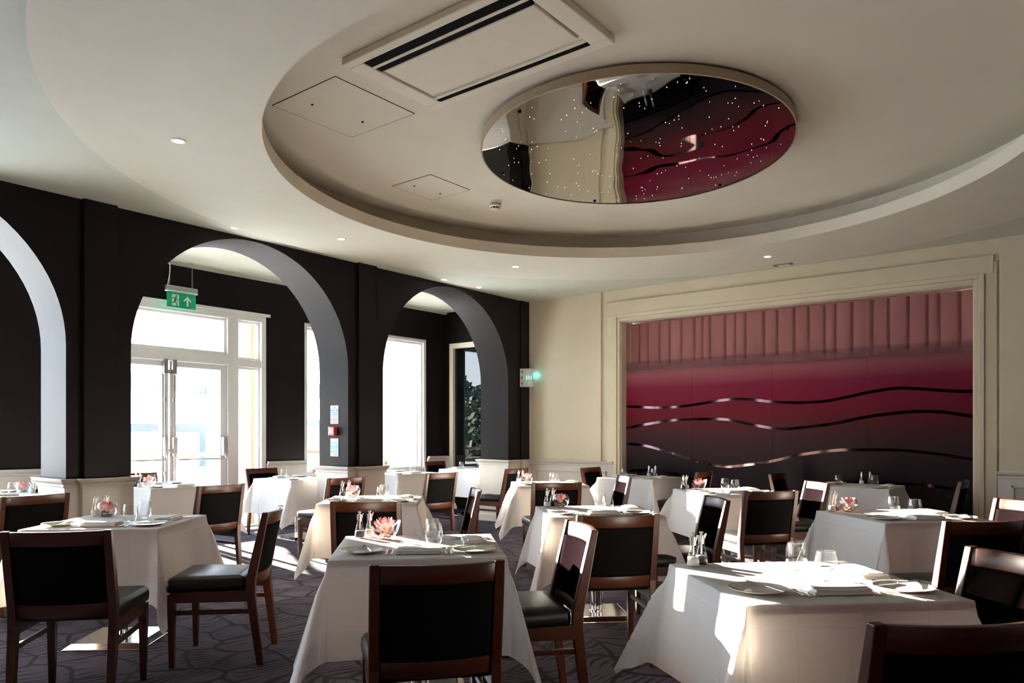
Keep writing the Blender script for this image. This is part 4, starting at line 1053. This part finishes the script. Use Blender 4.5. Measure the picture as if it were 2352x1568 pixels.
text_mesh('heading_text', 'Fire action', .020, M_white, t, (0, -.0058, .053), (PI/2, 0, 0))
MB().poly([(.012*math.cos(q), -.0038, .083+.014*math.sin(q)) for q in [2*PI*i/12 for i in range(12)]], (0, -1, 0), .0015).build('mandatory_symbol', B_, t)
t = notice(1.045, 1.255, 'lower first aid and safety notice with green and blue bands on the pillar', [(G_, .08, .28, .70, .815, 'pictogram'), (G_, .32, .92, .70, .815, 'green_band'), (M_sblue2, .10, .92, .37, .66, 'blue_panel'), (B_, .10, .28, .21, .33, 'pictogram'), (M_sblue2, .32, .92, .21, .33, 'blue_band'), (R_, .32, .92, .06, .17, 'red_band')], False)
MB().box(-.045, .045, -.0052, -.0038, .083, .089).build('heading_text', M_alu, t)
cp = empty('fire_call_point', (-7.11, JY, 1.34)); tag(cp, 'red break-glass fire alarm call point between the two notices', 'fire alarm')
MB().box(-.052, .052, -.052, 0, -.05, .05).build('housing', M_red, cp, bevel=.008)
MB().box(-.032, .032, -.0535, -.05, -.024, .018).build('glass_plate', M_white, cp)
text_mesh('fire_text', 'FIRE', .017, M_white, cp, (0, -.0532, .033), (PI/2, 0, 0))
for k in (-1, 0, 1): MB().box(k*.014-.005, k*.014+.005, -.0545, -.053, -.006, .001).build('press_mark', M_blackplastic, cp)

# insect lamp in the corner, with its cable
il = empty('insect_lamp', (XA+.075, YB-.115, 2.02), math.radians(30)); tag(il, 'small perforated white insect lamp glowing teal in the corner', 'insect lamp')
MB().box(-.10, .10, -.01, .07, 0, .275).build('back_box', M_acwhite, il, bevel=.006)
g = MB(); fz = -.055
def front(mb):
    rows = [(.02, .085), (.10, .175), (.19, .255)]; cols = [-.07, -.035, 0, .035, .07]
    # solid strips around leaf-shaped slots
    mb.box(-.10, .10, fz-.003, fz, 0, .02); mb.box(-.10, .10, fz-.003, fz, .085, .10); mb.box(-.10, .10, fz-.003, fz, .175, .19); mb.box(-.10, .10, fz-.003, fz, .255, .275)
    xs = [-.10]+[v for c_ in cols for v in (c_-.008, c_+.008)]+[.10]
    for i in range(0, len(xs), 2):
        for (z0, z1) in rows:
            n = 6; R = []
            for k in range(n+1):
                z = z0+(z1-z0)*k/n; b_ = .007*(1-math.sin(PI*k/n)); R.append([(xs[i]-(b_ if i else 0), fz-.003, z), (xs[i+1]+(b_ if i < len(xs)-2 else 0), fz-.003, z), (xs[i+1]+(b_ if i < len(xs)-2 else 0), fz, z), (xs[i]-(b_ if i else 0), fz, z)])
            mb.loft(R)
    for x in (-.10, .097): mb.box(x, x+.003, fz, .0, 0, .275)
    mb.box(-.10, .10, fz, 0, 0, .003); mb.box(-.10, .10, fz, 0, .272, .275)
front(g); g.build('front_grille', M_acwhite, il)
MB().tube([(0.01, -.035, .09), (.01, -.035, .19)], .012, 10).build('lamp_tube', M_uv, il)
MB().tube([(.05, -.035, .10), (.05, -.035, .18)], .009, 10).build('lamp_tube', M_uv, il)
pl = bpy.data.lights.new('insect_glow', 'POINT'); pl.energy = .25; pl.color = (.1, .8, .9); pl.shadow_soft_size = .02
po = bpy.data.objects.new('insect_glow', pl); COL.objects.link(po); po.location = (XA+.16, YB-.05, 2.20)
cb = MB().tube([(XA+.10, YB-.06, 2.02), (XA+.085, YB-.04, 1.92), (XA+.06, YB-.02, 1.80), (XA+.062, YB-.012, 1.4), (XA+.06, YB-.012, RAIL+.06), (XA+.075, YB-.03, RAIL+.02), (XA+.085, YB-.078, RAIL-.02), (XA+.09, YB-.07, .60), (XA+.09, YB-.055, .13)], .006, 8).build('lamp_cable', M_pvc, smooth=True)
tag(cb, 'thin white cable running down the corner below the insect lamp', 'cable')

# orange flower arrangement on the far window sill, peeping past the second pier
fv = empty('flower_vase', (-9.14, 8.32, .66)); tag(fv, 'orange lilies in a vase on the window sill behind the notice pillar', 'flowers')
MB().lathe([(.03, 0), (.04, .04), (.03, .12), (.038, .15)], 16, cap=True).build('vase', M_white, fv, smooth=True)
rf = random.Random(2)
for k in range(6):
    a = k*1.05; ex = (.06*math.cos(a), .06*math.sin(a), .27+.05*rf.random()); MB().tube([(0, 0, .12), (ex[0]*.5, ex[1]*.5, .22), ex], .003, 5).build('stem', M_leaf, fv)
    for q in range(5):
        b = q*2*PI/5; d = Vector((math.cos(b), math.sin(b), .5)).normalized(); w = Vector((-math.sin(b), math.cos(b), 0)); E_ = Vector(ex)
        MB().add([E_, E_+d*.022+w*.010, E_+d*.048, E_+d*.022-w*.010], [(0, 1, 2, 3)]).build('petal', M_orange, fv, fix=False)
    lv = Vector((math.cos(a+.5), math.sin(a+.5), .9)).normalized(); w = Vector((-math.sin(a), math.cos(a), 0)); E_ = Vector((0, 0, .14))
    MB().add([E_, E_+lv*.05+w*.014, E_+lv*.11, E_+lv*.05-w*.014], [(0, 1, 2, 3)]).build('leaf', M_leaf, fv, fix=False)
